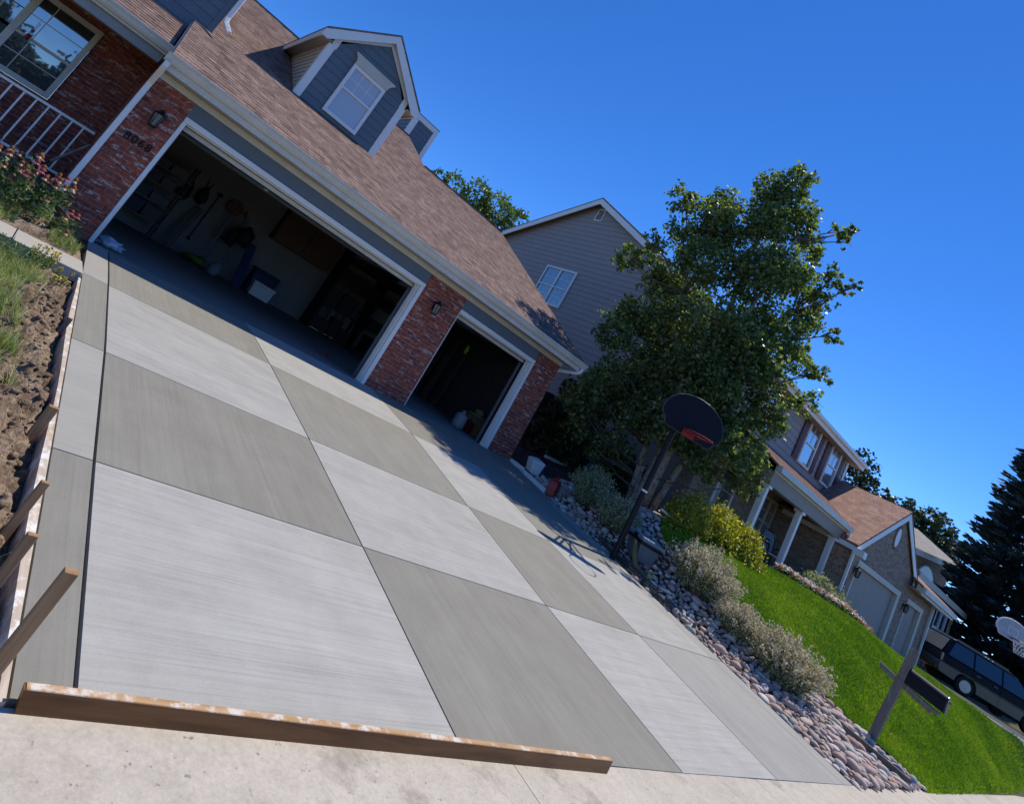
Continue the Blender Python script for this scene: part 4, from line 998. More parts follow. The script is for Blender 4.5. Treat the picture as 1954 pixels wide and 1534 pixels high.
for (u0, u1) in ((15.62,16.65), (18.98,19.98), (21.12,22.10)):
    wn_ = window(nh, FN, u0, u1, 4.12, 5.55, .07, .05, mid=4.83, grid=(2,2), grid_lower=False, gmat='glass_mid' if u0 > 21 else 'glass', bar=.02)
    for a in (u0-.42, u1+.03):
        s_ = MB(); FN.slab(s_, a, a+.36, 4.13, 5.54, .0, .03)
        for k in range(16): FN.slab(s_, a+.05, a+.31, 4.2+k*.082, 4.24+k*.082, .031, .042)
        s_.build('shutter', M['shutter'], nh)
# porch
b = MB(); y = -3.28
def pz(y): return 3.14 + .46*(y+3.25)
while y < YF-.01:
    y1 = min(y+.16, YF-.005); b.hexa([(14.1,y,pz(y)-.04),(19.75,y,pz(y)-.04),(21.0+(y+3.28)*.9,y1,pz(y1)-.04),(14.1,y1,pz(y1)-.04),(14.1,y,pz(y)+.012),(19.75+(y+3.28)*1.75,y,pz(y)+.012),(19.75+(y1+3.28)*1.75,y1,pz(y1)+.001),(14.1,y1,pz(y1)+.001)]); y = y1
b.build('porch_roof', M['roof_n'], nh)
b = MB(); b.box((14.08,-3.40,2.98),(19.72,-3.285,3.13)); b.box((14.08,-3.27,2.93),(19.72,-3.25,3.10)); b.build('porch_gutter', M['white_old'], nh)
b = MB(); b.box((14.12,-3.24,2.62),(19.95,-3.0,2.95)); b.box((14.12,-2.99,2.90),(19.95,YF+.2,2.915)); b.build('porch_beam', M['taupe'], nh)
b = MB(); FY(-1.38).slab(b, 14.0, 19.9, .3, 2.9, -.15, 0); b.box((19.50,-3.2,.3),(19.66,-1.381,2.62)); b.build('porch_brick', M['brick_tan'], nh)
b = MB(); b.box((14.0,-3.45,.2),(19.49,-1.39,.86)); b.build('porch_floor', M['path'], nh)
for x in (14.3, 16.62, 19.3):
    p_ = MB(); p_.box((x-.07,-3.18,.862),(x+.07,-3.04,2.618)); p_.box((x-.12,-3.23,.862),(x+.12,-2.99,1.02)); p_.box((x-.115,-3.225,2.54),(x+.115,-2.995,2.617))
    p_.build('porch_post', M['white'], nh, bevel=.01)
window(nh, FY(-1.382), 18.0, 19.45, 1.25, 2.72, .08, .05, mid=2.0, mull=18.9, grid=(3,2), grid_lower=True, fmat='cream', gmat='glass_mid', bar=.02)
window(nh, FY(-1.382), 15.5, 16.6, .9, 2.75, .10, .05, grid=(1,3), fmat='white', gmat='glass', name='front_door')
# garage wing
YG = -3.62; gx0, gxp, gx1 = 19.55, 22.9, 26.2; zpk = 4.72
b = MB(); FG = FY(YG)
def quadw(poly): FG.prism(b, poly, -.2, 0)
quadw([(gx0+.05,.2),(20.22,.2),(20.22,2.78),(gx0+.05,2.78)]); quadw([(20.22,2.40),(24.98,2.40),(24.98,2.9),(20.22,2.78)]); quadw([(24.98,.2),(25.95,.2),(25.95,2.9),(24.98,2.9)]); quadw([(28.2,.2),(29.2,.2),(29.2,2.9),(28.2,2.9)])
quadw([(gx0+.05,2.78),(20.22,2.78),(24.98,2.9),(25.95,2.9),(25.95,3.05),(gxp,zpk-.14),(gx0+.05,2.80)]); quadw([(25.95,2.40),(28.2,2.40),(28.2,2.9),(25.95,2.9)])
b.box((gx0+.05,YG+.2,.2),(gx0+.2,-1.56,2.72)); b.box((29.0,YG+.2,.2),(29.2,3,2.9))
b.build('garage_brick', M['brick_tan'], nh)
b = MB()
for sg in (-1, 1):
    e = gx0-.12 if sg < 0 else 26.05; ze = 2.72 if sg < 0 else 3.07
    P = []
    for z_ in (-.04, .03):
        q = [(gxp,YG-.10,zpk+z_),(e,YG-.10,ze+z_),(e,3.5,ze+z_),(gxp,3.5,zpk+z_)]; P += q if sg > 0 else [q[1],q[0],q[3],q[2]]
    b.hexa(P)
b.build('garage_roof', M['roof_ny'], nh)
b = MB()
for sg in (-1, 1):
    e = gx0-.14 if sg < 0 else 26.07; ze = 2.71 if sg < 0 else 3.06
    a = [(gxp,zpk-.042),(e,ze-.042),(e,ze-.25),(gxp,zpk-.26)]; FG.prism(b, a if sg < 0 else a[::-1], .07, .095)
b.box((gx0-.16,YG-.30,2.48),(gx0+.12,YG-.02,2.66)); b.box((gx0-.14,YG-.02,2.55),(gx0-.05,-1.6,2.68))
b.build('white_fascia', M['white'], nh)
# lower wing over the narrow bay
b = MB(); y = YG-.42
def lz(y): return 3.0 + .45*(y-YG+.42)
b.hexa([(25.4,y,lz(y)-.05),(30.5,y,lz(y)-.05),(29.6,1.5,lz(1.5)-.05),(25.9,1.5,lz(1.5)-.05),(25.4,y,lz(y)+.02),(30.5,y,lz(y)+.02),(29.6,1.5,lz(1.5)+.02),(25.9,1.5,lz(1.5)+.02)])
b.build('wing_roof', M['roof_n'], nh)
b = MB(); b.box((25.38,y-.10,2.82),(30.5,y-.002,2.98)); b.box((25.42,y+.001,2.74),(30.45,y+.03,2.95)); b.box((25.43,y+.031,2.80),(30.45,YG-.001,2.815)); b.build('wing_gutter', M['white_old'], nh)
for (u0, u1, ttl) in ((20.22,24.98,2.40), (25.95,28.2,2.40)):
    d_ = MB(); FG.slab(d_, u0+.1, u1-.28, .3, ttl-.10, -.14, -.11)
    for k in range(1, 4): FG.slab(d_, u0+.1, u1-.28, .45+k*.5, .462+k*.5, -.109, -.105)
    g_ = d_.build('garage_door', M['taupe'], nh); sub(g_, nh)
    t_ = MB(); FG.slab(t_, u0, u0+.098, .3, ttl, -.15, .01); FG.slab(t_, u1-.28, u1, .3, ttl, -.15, .012); FG.slab(t_, u0, u1, ttl-.098, ttl+.06, -.15, .02); t_.build('casing', M['cream'], g_)
ov = MB(); P_ = [(22.7+.20*math.cos(a), 3.78+.30*math.sin(a)) for a in np.linspace(0, 2*math.pi, 24, endpoint=False)]; FG.prism(ov, [(22.7+(u-22.7)*1.45, 3.78+(z-3.78)*1.35) for u, z in P_], .001, .015); o = ov.build('oval_surround', C_((.20,.10,.08),'oval_brick',.9), nh); sub(o, nh)
ov = MB(); FG.prism(ov, P_, .016, .035); ov.build('oval_panel', M['white'], o)
b = MB(); b.bar((19.62,-3.36,2.98),(19.60,-3.40,2.75),.09,.07); b.bar((19.60,-3.40,2.75),(19.48,-3.66,2.55),.09,.07); b.bar((19.48,-3.66,2.55),(19.48,-3.66,.6),.09,.07,up=(0,1,0)); b.build('downspout', M['white'], nh, bevel=.01)
b = MB(); b.bar((29.1,-3.70,2.75),(29.1,-3.70,.6),.09,.07,up=(0,1,0)); b.build('downspout', M['white'], nh, bevel=.01)
b = MB(); FG.slab(b, 19.78, 19.98, 1.62, 1.80, .001, .02); b.build('address_plaque', C_((.20,.10,.08),'plaque'), nh)
dup(ln, (17.3,-1.38,2.28), 0, 'black lantern on the tan brick porch wall of the neighbouring house', 1.0, 'wall lanterns of the neighbouring house')
dup(ln, (20.12,YG,2.02), 0, 'black lantern beside the wide taupe garage door', 1.0, 'wall lanterns of the neighbouring house')
dup(ln, (25.66,YG,2.02), 0, 'black lantern between the two taupe garage doors', 1.0, 'wall lanterns of the neighbouring house')
# porch furniture
def chair(x, y, rot, label):
    t = thing('patio_chair', label, 'chair', (x,y,.862), rot, 'metal chairs on the neighbouring porch'); b = MB()
    for sx in (-.24, .24):
        b.tube([(sx,-.25,0),(sx,-.22,.40),(sx,-.2,.60),(sx,.05,.62),(sx,.24,.58),(sx,.26,0)], .014, 6)
        b.tube([(sx*.9,.20,.42),(sx*.8,.30,.80),(sx*.5,.34,.95),(0,.35,.98)], .013, 6)
    b.build('frame', M['dark'], t, local=True)
    b = MB(); b.hexa([(-.23,-.23,.40),(.23,-.23,.40),(.23,.22,.385),(-.23,.22,.385),(-.23,-.23,.43),(.23,-.23,.43),(.23,.22,.415),(-.23,.22,.415)]); b.build('seat', M['white_old'], t, local=True)
    b = MB(); b.hexa([(-.20,.22,.47),(.20,.22,.47),(.20,.235,.47),(-.20,.235,.47),(-.19,.325,.92),(.19,.325,.92),(.19,.34,.92),(-.19,.34,.92)]); b.build('back_sling', M['grey'], t, local=True)
chair(16.0,-2.75,.5,'black metal chair left of the middle porch post'); chair(17.2,-2.6,-.6,'black metal chair just right of the middle porch post')
t = thing('patio_table', 'round black metal table behind the middle porch post', 'table', (16.65,-2.25,.862)); b = MB(); b.lathe([(.42,.68),(.44,.70),(.42,.715)], n=22); b.build('table_top', M['dark'], t, local=True); b = MB()
for k in range(4): a = k*math.pi/2+.4; b.tube([(.34*math.cos(a),.34*math.sin(a),0),(.12*math.cos(a),.12*math.sin(a),.4),(.28*math.cos(a),.28*math.sin(a),.69)], .014, 6)
b.build('table_legs', M['dark'], t, local=True)

# ------------------------------------------------------------------ second neighbour: buff brick with arched window, straw-coloured wing
n2 = thing('brick_house', 'distant buff brick house with a grey roof and half-round window', 'house', (0,0,0))
FA = FY(.6)
b = MB(); FA.prism(b, [(40.8,.5),(51.3,.5),(51.3,6.85),(40.8,5.6)], -1.7, 0); sub(b.build('brick_wall', M['brick_far'], n2), n2)
b = MB()
b.hexa([(40.6,.2,5.62),(51.6,.2,6.95),(49.4,2.4,7.75),(42.5,2.4,6.85),(40.6,.2,5.75),(51.6,.2,7.08),(49.4,2.4,7.88),(42.5,2.4,6.98)]); b.build('upper_roof', M['roof_g'], n2)
b = MB(); b.hexa([(40.6,.17,5.42),(51.6,.17,6.75),(51.6,.195,6.75),(40.6,.195,5.42),(40.6,.17,5.72),(51.6,.17,7.05),(51.6,.195,7.05),(40.6,.195,5.72)]); b.build('upper_fascia', M['white_old'], n2)
arc = [(46.3+2.15*math.cos(a), 4.55+1.15*math.sin(a)) for a in np.linspace(0, math.pi, 18)]
b = MB(); FA.prism(b, arc, .002, .05); w_ = b.build('arched_window', M['cream'], n2); sub(w_, n2)
b = MB(); FA.prism(b, [(46.3+(u-46.3)*.93, 4.60+(z-4.55)*.90) for u, z in arc], .051, .06); b.build('pane', C_((.012,.016,.02),'dark_pane',.35), w_)
b = MB(); b.hexa([(33,-2.1,3.95),(43.6,-2.1,3.95),(45.2,.59,4.9),(33,.59,4.9),(33,-2.1,4.08),(43.6,-2.1,4.08),(45.2,.59,5.03),(33,.59,5.03)]); b.build('lower_roof', M['roof_g'], n2)
FB = FY(-1.8)
b = MB(); FB.prism(b, [(33.2,.4),(43.0,.4),(43.0,3.95),(33.2,3.95)], -2.2, 0); b.build('straw_wall', M['yellow'], n2)
b = MB(); b.box((33,-2.16,3.80),(43.6,-2.11,4.07)); b.build('lower_fascia', M['cream'], n2)
window(n2, FB, 39.0, 41.4, 2.45, 3.72, .12, .06, mull=40.2, gmat='glass_dim')
for a in (38.45, 41.45): s_ = MB(); FB.slab(s_, a, a+.5, 2.43, 3.74, .001, .05); s_.build('shutter', M['dark'], n2)
# ------------------------------------------------------------------ leaf clouds
def rand_unit(n):
    v = RNG.normal(size=(n,3)); return v/np.linalg.norm(v, axis=1, keepdims=True)
def leaf_quads(P, size, aspect=.75, up_bias=0.0, dirs=None):
    """one diamond-ish leaf (four corners, slightly folded) per point"""
    n = len(P); s = size*RNG.uniform(.65,1.3,(n,1))
    nrm = rand_unit(n); nrm[:,2] += up_bias; nrm /= np.linalg.norm(nrm, axis=1, keepdims=True)
    t = rand_unit(n) if dirs is None else dirs
    a = np.cross(nrm, t); a /= np.maximum(np.linalg.norm(a, axis=1, keepdims=True), 1e-6); b = np.cross(nrm, a) if dirs is None else t
    V = np.stack([P-b*s, P-a*s*aspect+b*s*.1, P+b*s, P+a*s*aspect+b*s*.1], 1).reshape(-1,3)
    return V, np.arange(4*n).reshape(-1,4)
def blob_points(blobs, density, shell=.35):
    """points spread through ellipsoids (x,y,z,r[,rz]), thicker towards the outside, gathered in sprays"""
    out = []
    for bl in blobs:
        x, y, z, r = bl[:4]; rzz = bl[4] if len(bl) > 4 else r*.9
        n = max(6, int(density*r*r)); k = max(3, n//14)
        d = rand_unit(k); rad = RNG.uniform(shell, 1.08, (k,1))**.6
        c = d*rad*np.array([r, r, rzz])
        idx = RNG.integers(0, k, n); p = c[idx] + RNG.normal(size=(n,3))*r*.13
        out.append(p + np.array([x,y,z]))
    return np.concatenate(out)
def tree(name, label, cat, base, blobs, leaf_mat, bark, density, size, trunks, group=None, branches=True, up_bias=0., shell=.35, extra=None, aspect=.75):
    t = thing(name, label, cat, base, 0, group)
    b = MB()
    for path, r0, r1 in trunks:
        n = len(path); b.tube(path, [r0+(r1-r0)*i/(n-1) for i in range(n)], 9)
    b.build('trunk', bark, t, smooth=True)
    if branches:
        b = MB()
        pts = [Vector(p) for path, _, _ in trunks for p in path[1:]]
        for bl in blobs:
            c = Vector(bl[:3]); q = min(pts, key=lambda p: (p-c).length + max(0, p.z-c.z+.3)*3)
            m = q.lerp(c, .5) + Vector((RNG.uniform(-.12,.12), RNG.uniform(-.12,.12), -.08*(c-q).length))
            b.tube([q, m, c], [.030*min(1.4,bl[3]/.5), .02, .006], 5)
            for k in range(5):
                e = c + Vector(rand_unit(1)[0])*bl[3]*.9; b.tube([m.lerp(c, .6), (c+e)/2+Vector((0,0,.05)), e], [.010,.007,.003], 4)
        b.build('limbs', M['twig'], t, smooth=True)
    P = blob_points(blobs, density, shell)
    if extra is not None: P = np.concatenate([P, extra])
    V, F = leaf_quads(P, size, aspect, up_bias)
    raw_mesh('crown', V, F, leaf_mat, t)
    return t

CAM = Vector((-.91019,-9.72062,1.12077))
# multi-stemmed aspen beside the driveway: (across, height, radius) seen from the street, with its own depth
ACR = Vector((.522,-.853,0)); ADP = Vector((.853,.522,0)); AB = Vector((12.20,-1.68,.55)); ASC = 1.095
asp = [(0.07,9.2,.45),(-.45,8.73,.5),(-1.22,8.06,.5),(-1.95,7.6,.42),(-1.75,6.73,.50),(-.97,7.15,.62),(-.17,7.69,.62),(.46,8.29,.5),(1.0,7.8,.42),(1.4,8.29,.26),(1.62,8.62,.16),
 (.63,6.89,.62),(-.09,6.24,.72),(-.97,5.94,.72),(-1.80,5.63,.55),(-2.5,5.5,.38),(1.6,7.38,.30),(1.55,6.69,.36),(1.9,7.17,.20),(1.37,6.14,.50),(.69,5.51,.72),(-.15,4.93,.78),(-1.13,4.55,.78),(-2.05,4.45,.52),(-2.0,3.61,.50),
 (1.85,5.73,.28),(1.51,5.15,.44),(.89,4.41,.67),(.07,3.83,.78),(-.87,3.44,.72),(-1.54,2.93,.61),(-1.95,2.42,.45),(-1.85,1.9,.40),(1.94,4.87,.24),(1.78,4.15,.34),(1.35,3.53,.52),(.66,3.0,.60),(-.09,2.62,.60),(-.87,2.25,.5),
 (-2.2,6.15,.40),(-.5,2.7,.5),(.2,2.35,.45),(0,3.1,.5),(.4,3.5,.5),(-.35,3.6,.5),(-1.75,1.55,.45),(-1.35,1.25,.42),(-2.05,2.0,.4),(-1.0,1.55,.42),(-1.55,2.3,.5),(1.18,2.57,.50),(.72,2.05,.46),(1.38,2.15,.30),(1.54,2.78,.28),(-.3,8.2,.5),(.1,8.6,.45),(1.15,7.0,.4),(-1.4,7.3,.5)]
dp = np.random.default_rng(11)
def A3(u, z, d=0): p = AB + ACR*u*ASC + ADP*d; return (p.x, p.y, 1.095*z - .106)
ablobs = []
for u, z, r in asp:
    w = 1.15*math.sin(max(.15, min(1, (z-.6)/4.2))*math.pi/2)*(1 if z < 6 else max(.3, (9.8-z)/4))
    for k in range(3 if r > .5 else 2): ablobs.append((*A3(u+dp.normal()*.10, z+dp.normal()*.10, (dp.uniform(-1.7, -.8) if (u > .5 and z < 2.7) else dp.uniform(-.7, .1) if (u > .5 and z < 4.6) else dp.uniform(-1.0,-.5) if (abs(u) < .45 and z < 3.9) else dp.uniform(-w, w)+(.35 if u > .9 else 0))), r*ASC*dp.uniform(.8,1.0)))
def stem(u0, d0, u1, d1, zt, bend, r0, r1):
    return ([A3(u0+(u1-u0)*t**1.4+bend*math.sin(t*3.1), .45+(zt-.45)*t, d0+(d1-d0)*t) for t in np.linspace(0,1,9)], r0, r1)
stems = [stem(-.12,0,-.25,.3,8.4,.10,.125,.02), stem(.04,-.12,.55,-.4,7.6,-.08,.115,.02), stem(.20,.1,1.15,.5,6.2,.06,.095,.02), stem(-.25,.2,-1.3,-.3,6.0,-.05,.085,.02), stem(-.02,.28,.1,1.0,7.0,.12,.08,.02), stem(-.2,-.15,-1.5,.9,4.2,.15,.05,.012)]
tree('aspen_tree', 'tall multi-stemmed aspen with glinting leaves beside the driveway', 'tree', tuple(AB), ablobs, M['aspen'], M['bark'], 2100, .047, stems, up_bias=.0, shell=.25, aspect=.85)

# trees further off
bg = [(15.34, 22.44, 10.6, 0.74), (16.38, 21.76, 10.49, 1.07), (17.48, 20.93, 10.81, 1.14), (18.97, 19.94, 10.74, 1.27), (20.08, 19.17, 10.78, 0.94), (18.08, 20.85, 9.62, 1.5), (19.5, 19.87, 9.69, 1.4), (20.49, 18.95, 9.87, 0.79), (17.06, 21.06, 9.28, 1.32), (18.77, 20.27, 7.96, 1.58), (16.53, 21.33, 7.83, 1.32)]
tree('backyard_tree', 'bright green tree rising behind the garage roof', 'tree', (18.2,20.6,.6), bg, M['leaf_bright'], M['bark_dark'], 560, .10, [([(18.2,20.6,.4),(18.1,20.4,4),(18.3,20.2,8)], .3, .08)], shell=.5)
bA = [(47.59, 6.23, 10.09, 1.13), (47.83, 6.4, 8.87, 1.13), (48.75, 5.7, 9.14, 0.83), (49.99, 4.85, 9.17, 0.63), (49.35, 5.64, 7.95, 1.31), (47.98, 6.29, 7.42, 1.38), (50.74, 5.14, 7.65, 0.92)]
tree('oak_tree', 'dark green tree showing right above the shuttered upper storey', 'tree', (47.5,6.5,.6), bA, M['leaf_dark'], M['bark_dark'], 420, .13, [([(47.5,6.5,.4),(47.6,6.4,4),(47.7,6.2,8)], .3, .08)], 'dark trees behind the neighbouring houses', shell=.5)
bB = [(64.84, 7.45, 10.9, 1.22), (66.21, 6.73, 10.21, 1.6), (67.28, 5.66, 11.35, 1.4), (69.07, 4.63, 10.7, 1.22), (67.85, 5.83, 9.44, 1.69), (67.2, 6.58, 8.33, 1.4), (69.51, 4.83, 8.98, 1.4), (65.53, 7.08, 9.02, 1.43), (68.26, 5.52, 7.72, 1.56)]
tree('oak_tree', 'dark green tree standing between the brick gable and the spruce', 'tree', (67,6.4,.6), bB, M['leaf_dark'], M['bark_dark'], 420, .15, [([(67,6.4,.4),(67,6.3,5),(67.2,6.2,10)], .35, .08)], 'dark trees behind the neighbouring houses', shell=.5)
def spruce(name, label, base, h, r, n, seed, size, group=None):
    rr = np.random.default_rng(seed); t = thing(name, label, 'tree', base, 0, group); b = MB()
    b.tube([(base[0],base[1],base[2]-.2),(base[0],base[1],base[2]+h*.5),(base[0],base[1],base[2]+h)], [r*.07,r*.04,.02], 8); b.build('trunk', M['bark_dark'], t, smooth=True)
    P = []; D = []
    bb = MB(); lev = int(h/.36)
    for i in range(lev):
        f = i/lev; z = base[2]+.3+f*(h-.4); rad = r*(1-f)**.85*rr.uniform(.86,1.1); m = int(7+9*(1-f))
        for k in range(m):
            a = rr.uniform(0, 2*math.pi); L = rad*rr.uniform(.75,1.08); dx, dy = math.cos(a), math.sin(a)
            droop = -.28*L*(1-f*.8)
            bb.tube([(base[0],base[1],z),(base[0]+dx*L*.6,base[1]+dy*L*.6,z+droop*.8),(base[0]+dx*L,base[1]+dy*L,z+droop*.8+.10*L)], [.03,.02,.006], 4, cap=False)
            c = int(n*L/r)
            s = rr.uniform(.12,1,c)**.65; wd = (1-s*.75)*L*.26*rr.normal(size=c)
            px = base[0]+dx*L*s - dy*wd; py = base[1]+dy*L*s + dx*wd; pzz = z + droop*.8*np.minimum(1,s/.6)+np.maximum(0,s-.6)*.25*L + rr.normal(size=c)*.07 - abs(wd)*.15
            P.append(np.stack([px,py,pzz],-1)); dd = np.stack([dx*.8 - dy*np.sign(wd)*.6, dy*.8 + dx*np.sign(wd)*.6, rr.uniform(-.25,.5,c)], -1); D.append(dd/np.linalg.norm(dd,axis=1,keepdims=True))
    bb.build('limbs', M['bark_dark'], t)
    P = np.concatenate(P); D = np.concatenate(D); V, F = leaf_quads(P, size, .30, 0, D); raw_mesh('crown', V, F, M['spruce'], t); return t
spruce('blue_spruce', 'huge dark blue spruce filling the right edge behind the parked car', (45.5,-3.6,.6), 22, 4.15, 130, 4, .25)

# ------------------------------------------------------------------ shrubs
def sage_bush(name, loc, r, h, n, label, seed, mat='sage', heads=True, group='grey-green sage bushes in the stone bed'):
    rr = np.random.default_rng(seed); t = thing(name, label, 'bush', loc, 0, group)
    b = MB(); P = []; Q = []
    for i in range(n):
        a = rr.uniform(0, 2*math.pi); s = math.sqrt(rr.uniform(0,1)); lean = s*r*rr.uniform(.75,1.08); hh = h*(1-.42*s*s)*rr.uniform(.74,1.14)
        bx, by = math.cos(a)*s*r*.32, math.sin(a)*s*r*.32; ex, ey = math.cos(a)*lean, math.sin(a)*lean
        mid = (bx+(ex-bx)*.40, by+(ey-by)*.40, hh*.60)
        b.tube([(bx,by,-.05), mid, (ex,ey,hh)], [.005,.004,.002], 3, cap=False)
        m = 58; tt = rr.uniform(.15,1,m)[:,None]
        p = np.where(tt < .5, np.array([bx,by,0])*(1-2*tt)+np.array(mid)*2*tt, np.array(mid)*(2-2*tt)+np.array([ex,ey,hh])*(2*tt-1))
        top = (tt[:,0] > .62) if heads else np.zeros(m, bool)
        wob = np.where(tt > .62, .017, .034)
        p = p + rr.normal(size=(m,3))*wob
        Q.append(p[top]); P.append(p[~top])
    b.build('stems', M['twig'], t, local=True)
    P = np.concatenate(P); V, F = leaf_quads(P, .020, .5, .2); raw_mesh('foliage', V, F, M[mat], t, local=True)
    if heads: Q = np.concatenate(Q); V, F = leaf_quads(Q, .017, .7); raw_mesh('seedheads', V, F, M['seedhead'], t, local=True)
    return t
sb = [((10.45,-4.40),.74,.84,300,'large pale sage bush directly right of the black hoop pole'),((10.45,-5.22),.50,.55,170,'low straw-tinged sage bush squeezed between the two large ones'),
      ((10.62,-5.98),.76,.72,300,'broad sage bush with dry brown seedheads nearest the mailbox'),((10.25,-1.75),.60,.80,220,'dark sage bush in the tree shade beside the red fuel can'),((10.05,-2.60),.55,.66,200,'shaded sage bush just left of the black hoop pole')]
for i, ((x, y), r, h, n, lab_) in enumerate(sb): sage_bush('sage_bush', (x,y,Hs(x,y)-.02), r, h, n, lab_, 20+i, heads=i < 3)
def leafy_bush(name, label, loc, rx, ry, h, mat, n, size, seed, group=None, cat='bush'):
    rr = np.random.default_rng(seed); t = thing(name, label, cat, loc, 0, group)
    k = n//12; d = rr.normal(size=(k,3)); d[:,2] = abs(d[:,2]); d /= np.linalg.norm(d,axis=1,keepdims=True)
    c = d*np.array([rx,ry,h])*(rr.uniform(.25,1,(k,1))**.35)*(1+.16*np.sin(d[:,[0]]*7+seed)*np.cos(d[:,[1]]*6))
    P = c[rr.integers(0,k,n)] + rr.normal(size=(n,3))*.055; P[:,2] = np.maximum(P[:,2], .01)
    b = MB()
    for i in range(26): q = c[rr.integers(0,k)]; b.tube([(q[0]*.1,q[1]*.1,-.05), tuple(q*np.array([.55,.55,.6])), tuple(q*.95)], [.012,.008,.003], 4, cap=False)
    b.build('stems', M['twig'], t, local=True)
    V, F = leaf_quads(P, size, .6, .3); raw_mesh('foliage', V, F, M[mat], t, local=True); return t
leafy_bush('evergreen_shrub', 'tall dark leafy shrub in the shade in front of the board fence', (12.3,1.3,Hs(12.3,1.3)-.05), 1.15, .6, 2.5, 'leaf_dark', 9000, .06, 77)
leafy_bush('evergreen_shrub', 'low dark shrub against the side wall behind the aspen trunks', (13.2,-.35,Hs(13.2,-.35)-.05), .7, .6, 1.1, 'leaf_dark', 4500, .05, 78)
for i, (x, y, rx, h, lab_) in enumerate(((11.85,-3.05,.60,.80,'yellow-green shrub nearest the aspen trunk'),(12.65,-3.30,.60,.84,'middle one of the three yellow-green shrubs along the lawn'),(13.42,-3.58,.52,.70,'yellow-green shrub at the right end beside the neighbouring porch'))):
    leafy_bush('golden_shrub', lab_, (x,y,Hs(x,y)-.03), rx, rx*.8, h, 'yshrub', 5200, .030, 40+i, 'yellow-green shrubs along the lawn')
leafy_bush('round_shrub', 'rounded grey-green shrub in front of the neighbouring porch', (17.75,-3.72,Hs(17.75,-3.72)-.05), .62, .45, .62, 'sage', 5200, .035, 50)
leafy_bush('round_shrub', 'smaller rounded grey-green shrub beside the white downspout', (18.75,-3.85,Hs(18.75,-3.85)-.05), .52, .42, .55, 'sage', 4200, .035, 51)
for i, (x, y) in enumerate(((31.0,-2.1),(33.0,-2.05),(35.0,-2.0))):
    leafy_bush('retaining_plant', ['pale green plant at the left end of the retaining wall','middle pale green plant above the retaining wall','pale green plant above the rear window of the parked car'][i], (x,y,1.3), .8, .6, .75, 'leaf_bright', 1500, .07, 60+i, 'plants above the retaining wall', 'plant')
# low flower border: one small plant after another, too many and too mixed to count
P = []; Q = []
for i in range(560):
    x = RNG.uniform(15.6,21.5); y = float(lawn_back(np.array([x]))[0])+.10+RNG.uniform(-.15,.22); z = Hs(x,y)
    c = np.array([x,y,z]); P.append(c+RNG.normal(size=(14,3))*np.array([.07,.07,.05])+np.array([0,0,.09])); Q.append(c+RNG.normal(size=(7,3))*np.array([.07,.07,.03])+np.array([0,0,.19]))
fb = thing('flower_border', 'border of white and red flowers along the top of the lawn', 'flowers', (18,-4,.9)); tag(fb, kind='stuff')
V, F = leaf_quads(np.concatenate(P), .035, .5, .3); raw_mesh('leaves', V, F, M['green_leaf'], fb)
V, F = leaf_quads(np.concatenate(Q), .032, .9, .6); raw_mesh('blossoms', V, F, M['white_petal'], fb)

# ------------------------------------------------------------------ flowers at the left
cf = thing('coneflower_clump', 'clump of fading pink coneflowers with brown cones beside the porch', 'flowers', (-.85,-.75,-.05))
rr = np.random.default_rng(8); st = MB(); lf = []
for i in range(64):
    x = rr.uniform(-1.5,-.56); y = rr.uniform(-1.05,-.30); h = rr.uniform(.30,.66) - .15*max(0, x+.8)
    if i >= 57: x = rr.uniform(-.56,-.36); h = rr.uniform(.10,.26)
    g = float(mound_z(np.array([[x]]), np.array([[y]]))[0,0]); hx, hy = x+rr.uniform(-.03,.09), y+rr.uniform(-.08,.06)
    st.tube([(x*.9-.09,y,g-.03), ((x+hx)/2,(y+hy)/2,g+h*.6), (hx,hy,g+h)], .0035, 4, cap=False)
    cn = MB(); cn.lathe([(.006,-.015),(.023,-.008),(.027,.008),(.019,.028),(.004,.038)], (hx,hy,g+h), n=8); co_ = cn.build('flower_head', M['cone'], cf, smooth=True); sub(co_, cf)
    pink = rr.uniform() < .34; pv = []
    for k in range(11):
        a = 2*math.pi*k/11; d = np.array([math.cos(a), math.sin(a), 0]); dn = np.array([0,0,-1.]) if not pink else np.array([0,0,-.35])
        o = np.array([hx,hy,g+h-.006]); L = .040 if pink else .032; wv = np.array([-math.sin(a), math.cos(a), 0])*.008
        e = o + d*.022 + (d*.6+dn)/np.linalg.norm(d*.6+dn)*L
        pv.append([o+d*.018-wv, e-wv*.8, e+wv*.8, o+d*.018+wv])
    V = np.array(pv).reshape(-1,3); raw_mesh('petals', V, np.arange(len(V)).reshape(-1,4), M['pink' if pink else 'faded'], co_)
    for k in range(10):
        t = rr.uniform(.1,.75); lf.append(np.array([x+(hx-x)*t, y+(hy-y)*t, g+h*t]) + rr.normal(size=3)*.03)
st.build('stems', M['green_leaf'], cf)
lf = np.array(lf); lf = np.concatenate([lf, lf+rr.normal(size=lf.shape)*.04, lf+rr.normal(size=lf.shape)*.05]); V, F = leaf_quads(lf, .036, .38, .6); raw_mesh('leaves', V, F, M['green_leaf'], cf)
yf = thing('yellow_flower_plant', 'bluish leafy plant with small yellow flowers in front of the path', 'flowers', (-.6,-2.2,-.2))
P = []; Q = []
for i in range(34):
    x = rr.uniform(-.98,-.50); y = rr.uniform(-2.36,-1.98); g = float(bank_z(np.array([[x]]), np.array([[y]]))[0,0])+.01
    P.append(np.array([x,y,g]) + rr.normal(size=(26,3))*np.array([.05,.05,.035]) + np.array([0,0,.08]))
V, F = leaf_quads(np.concatenate(P), .042, .16, .4); raw_mesh('leaves', V, F, M['blue_leaf'], yf)
P = []; b = MB()
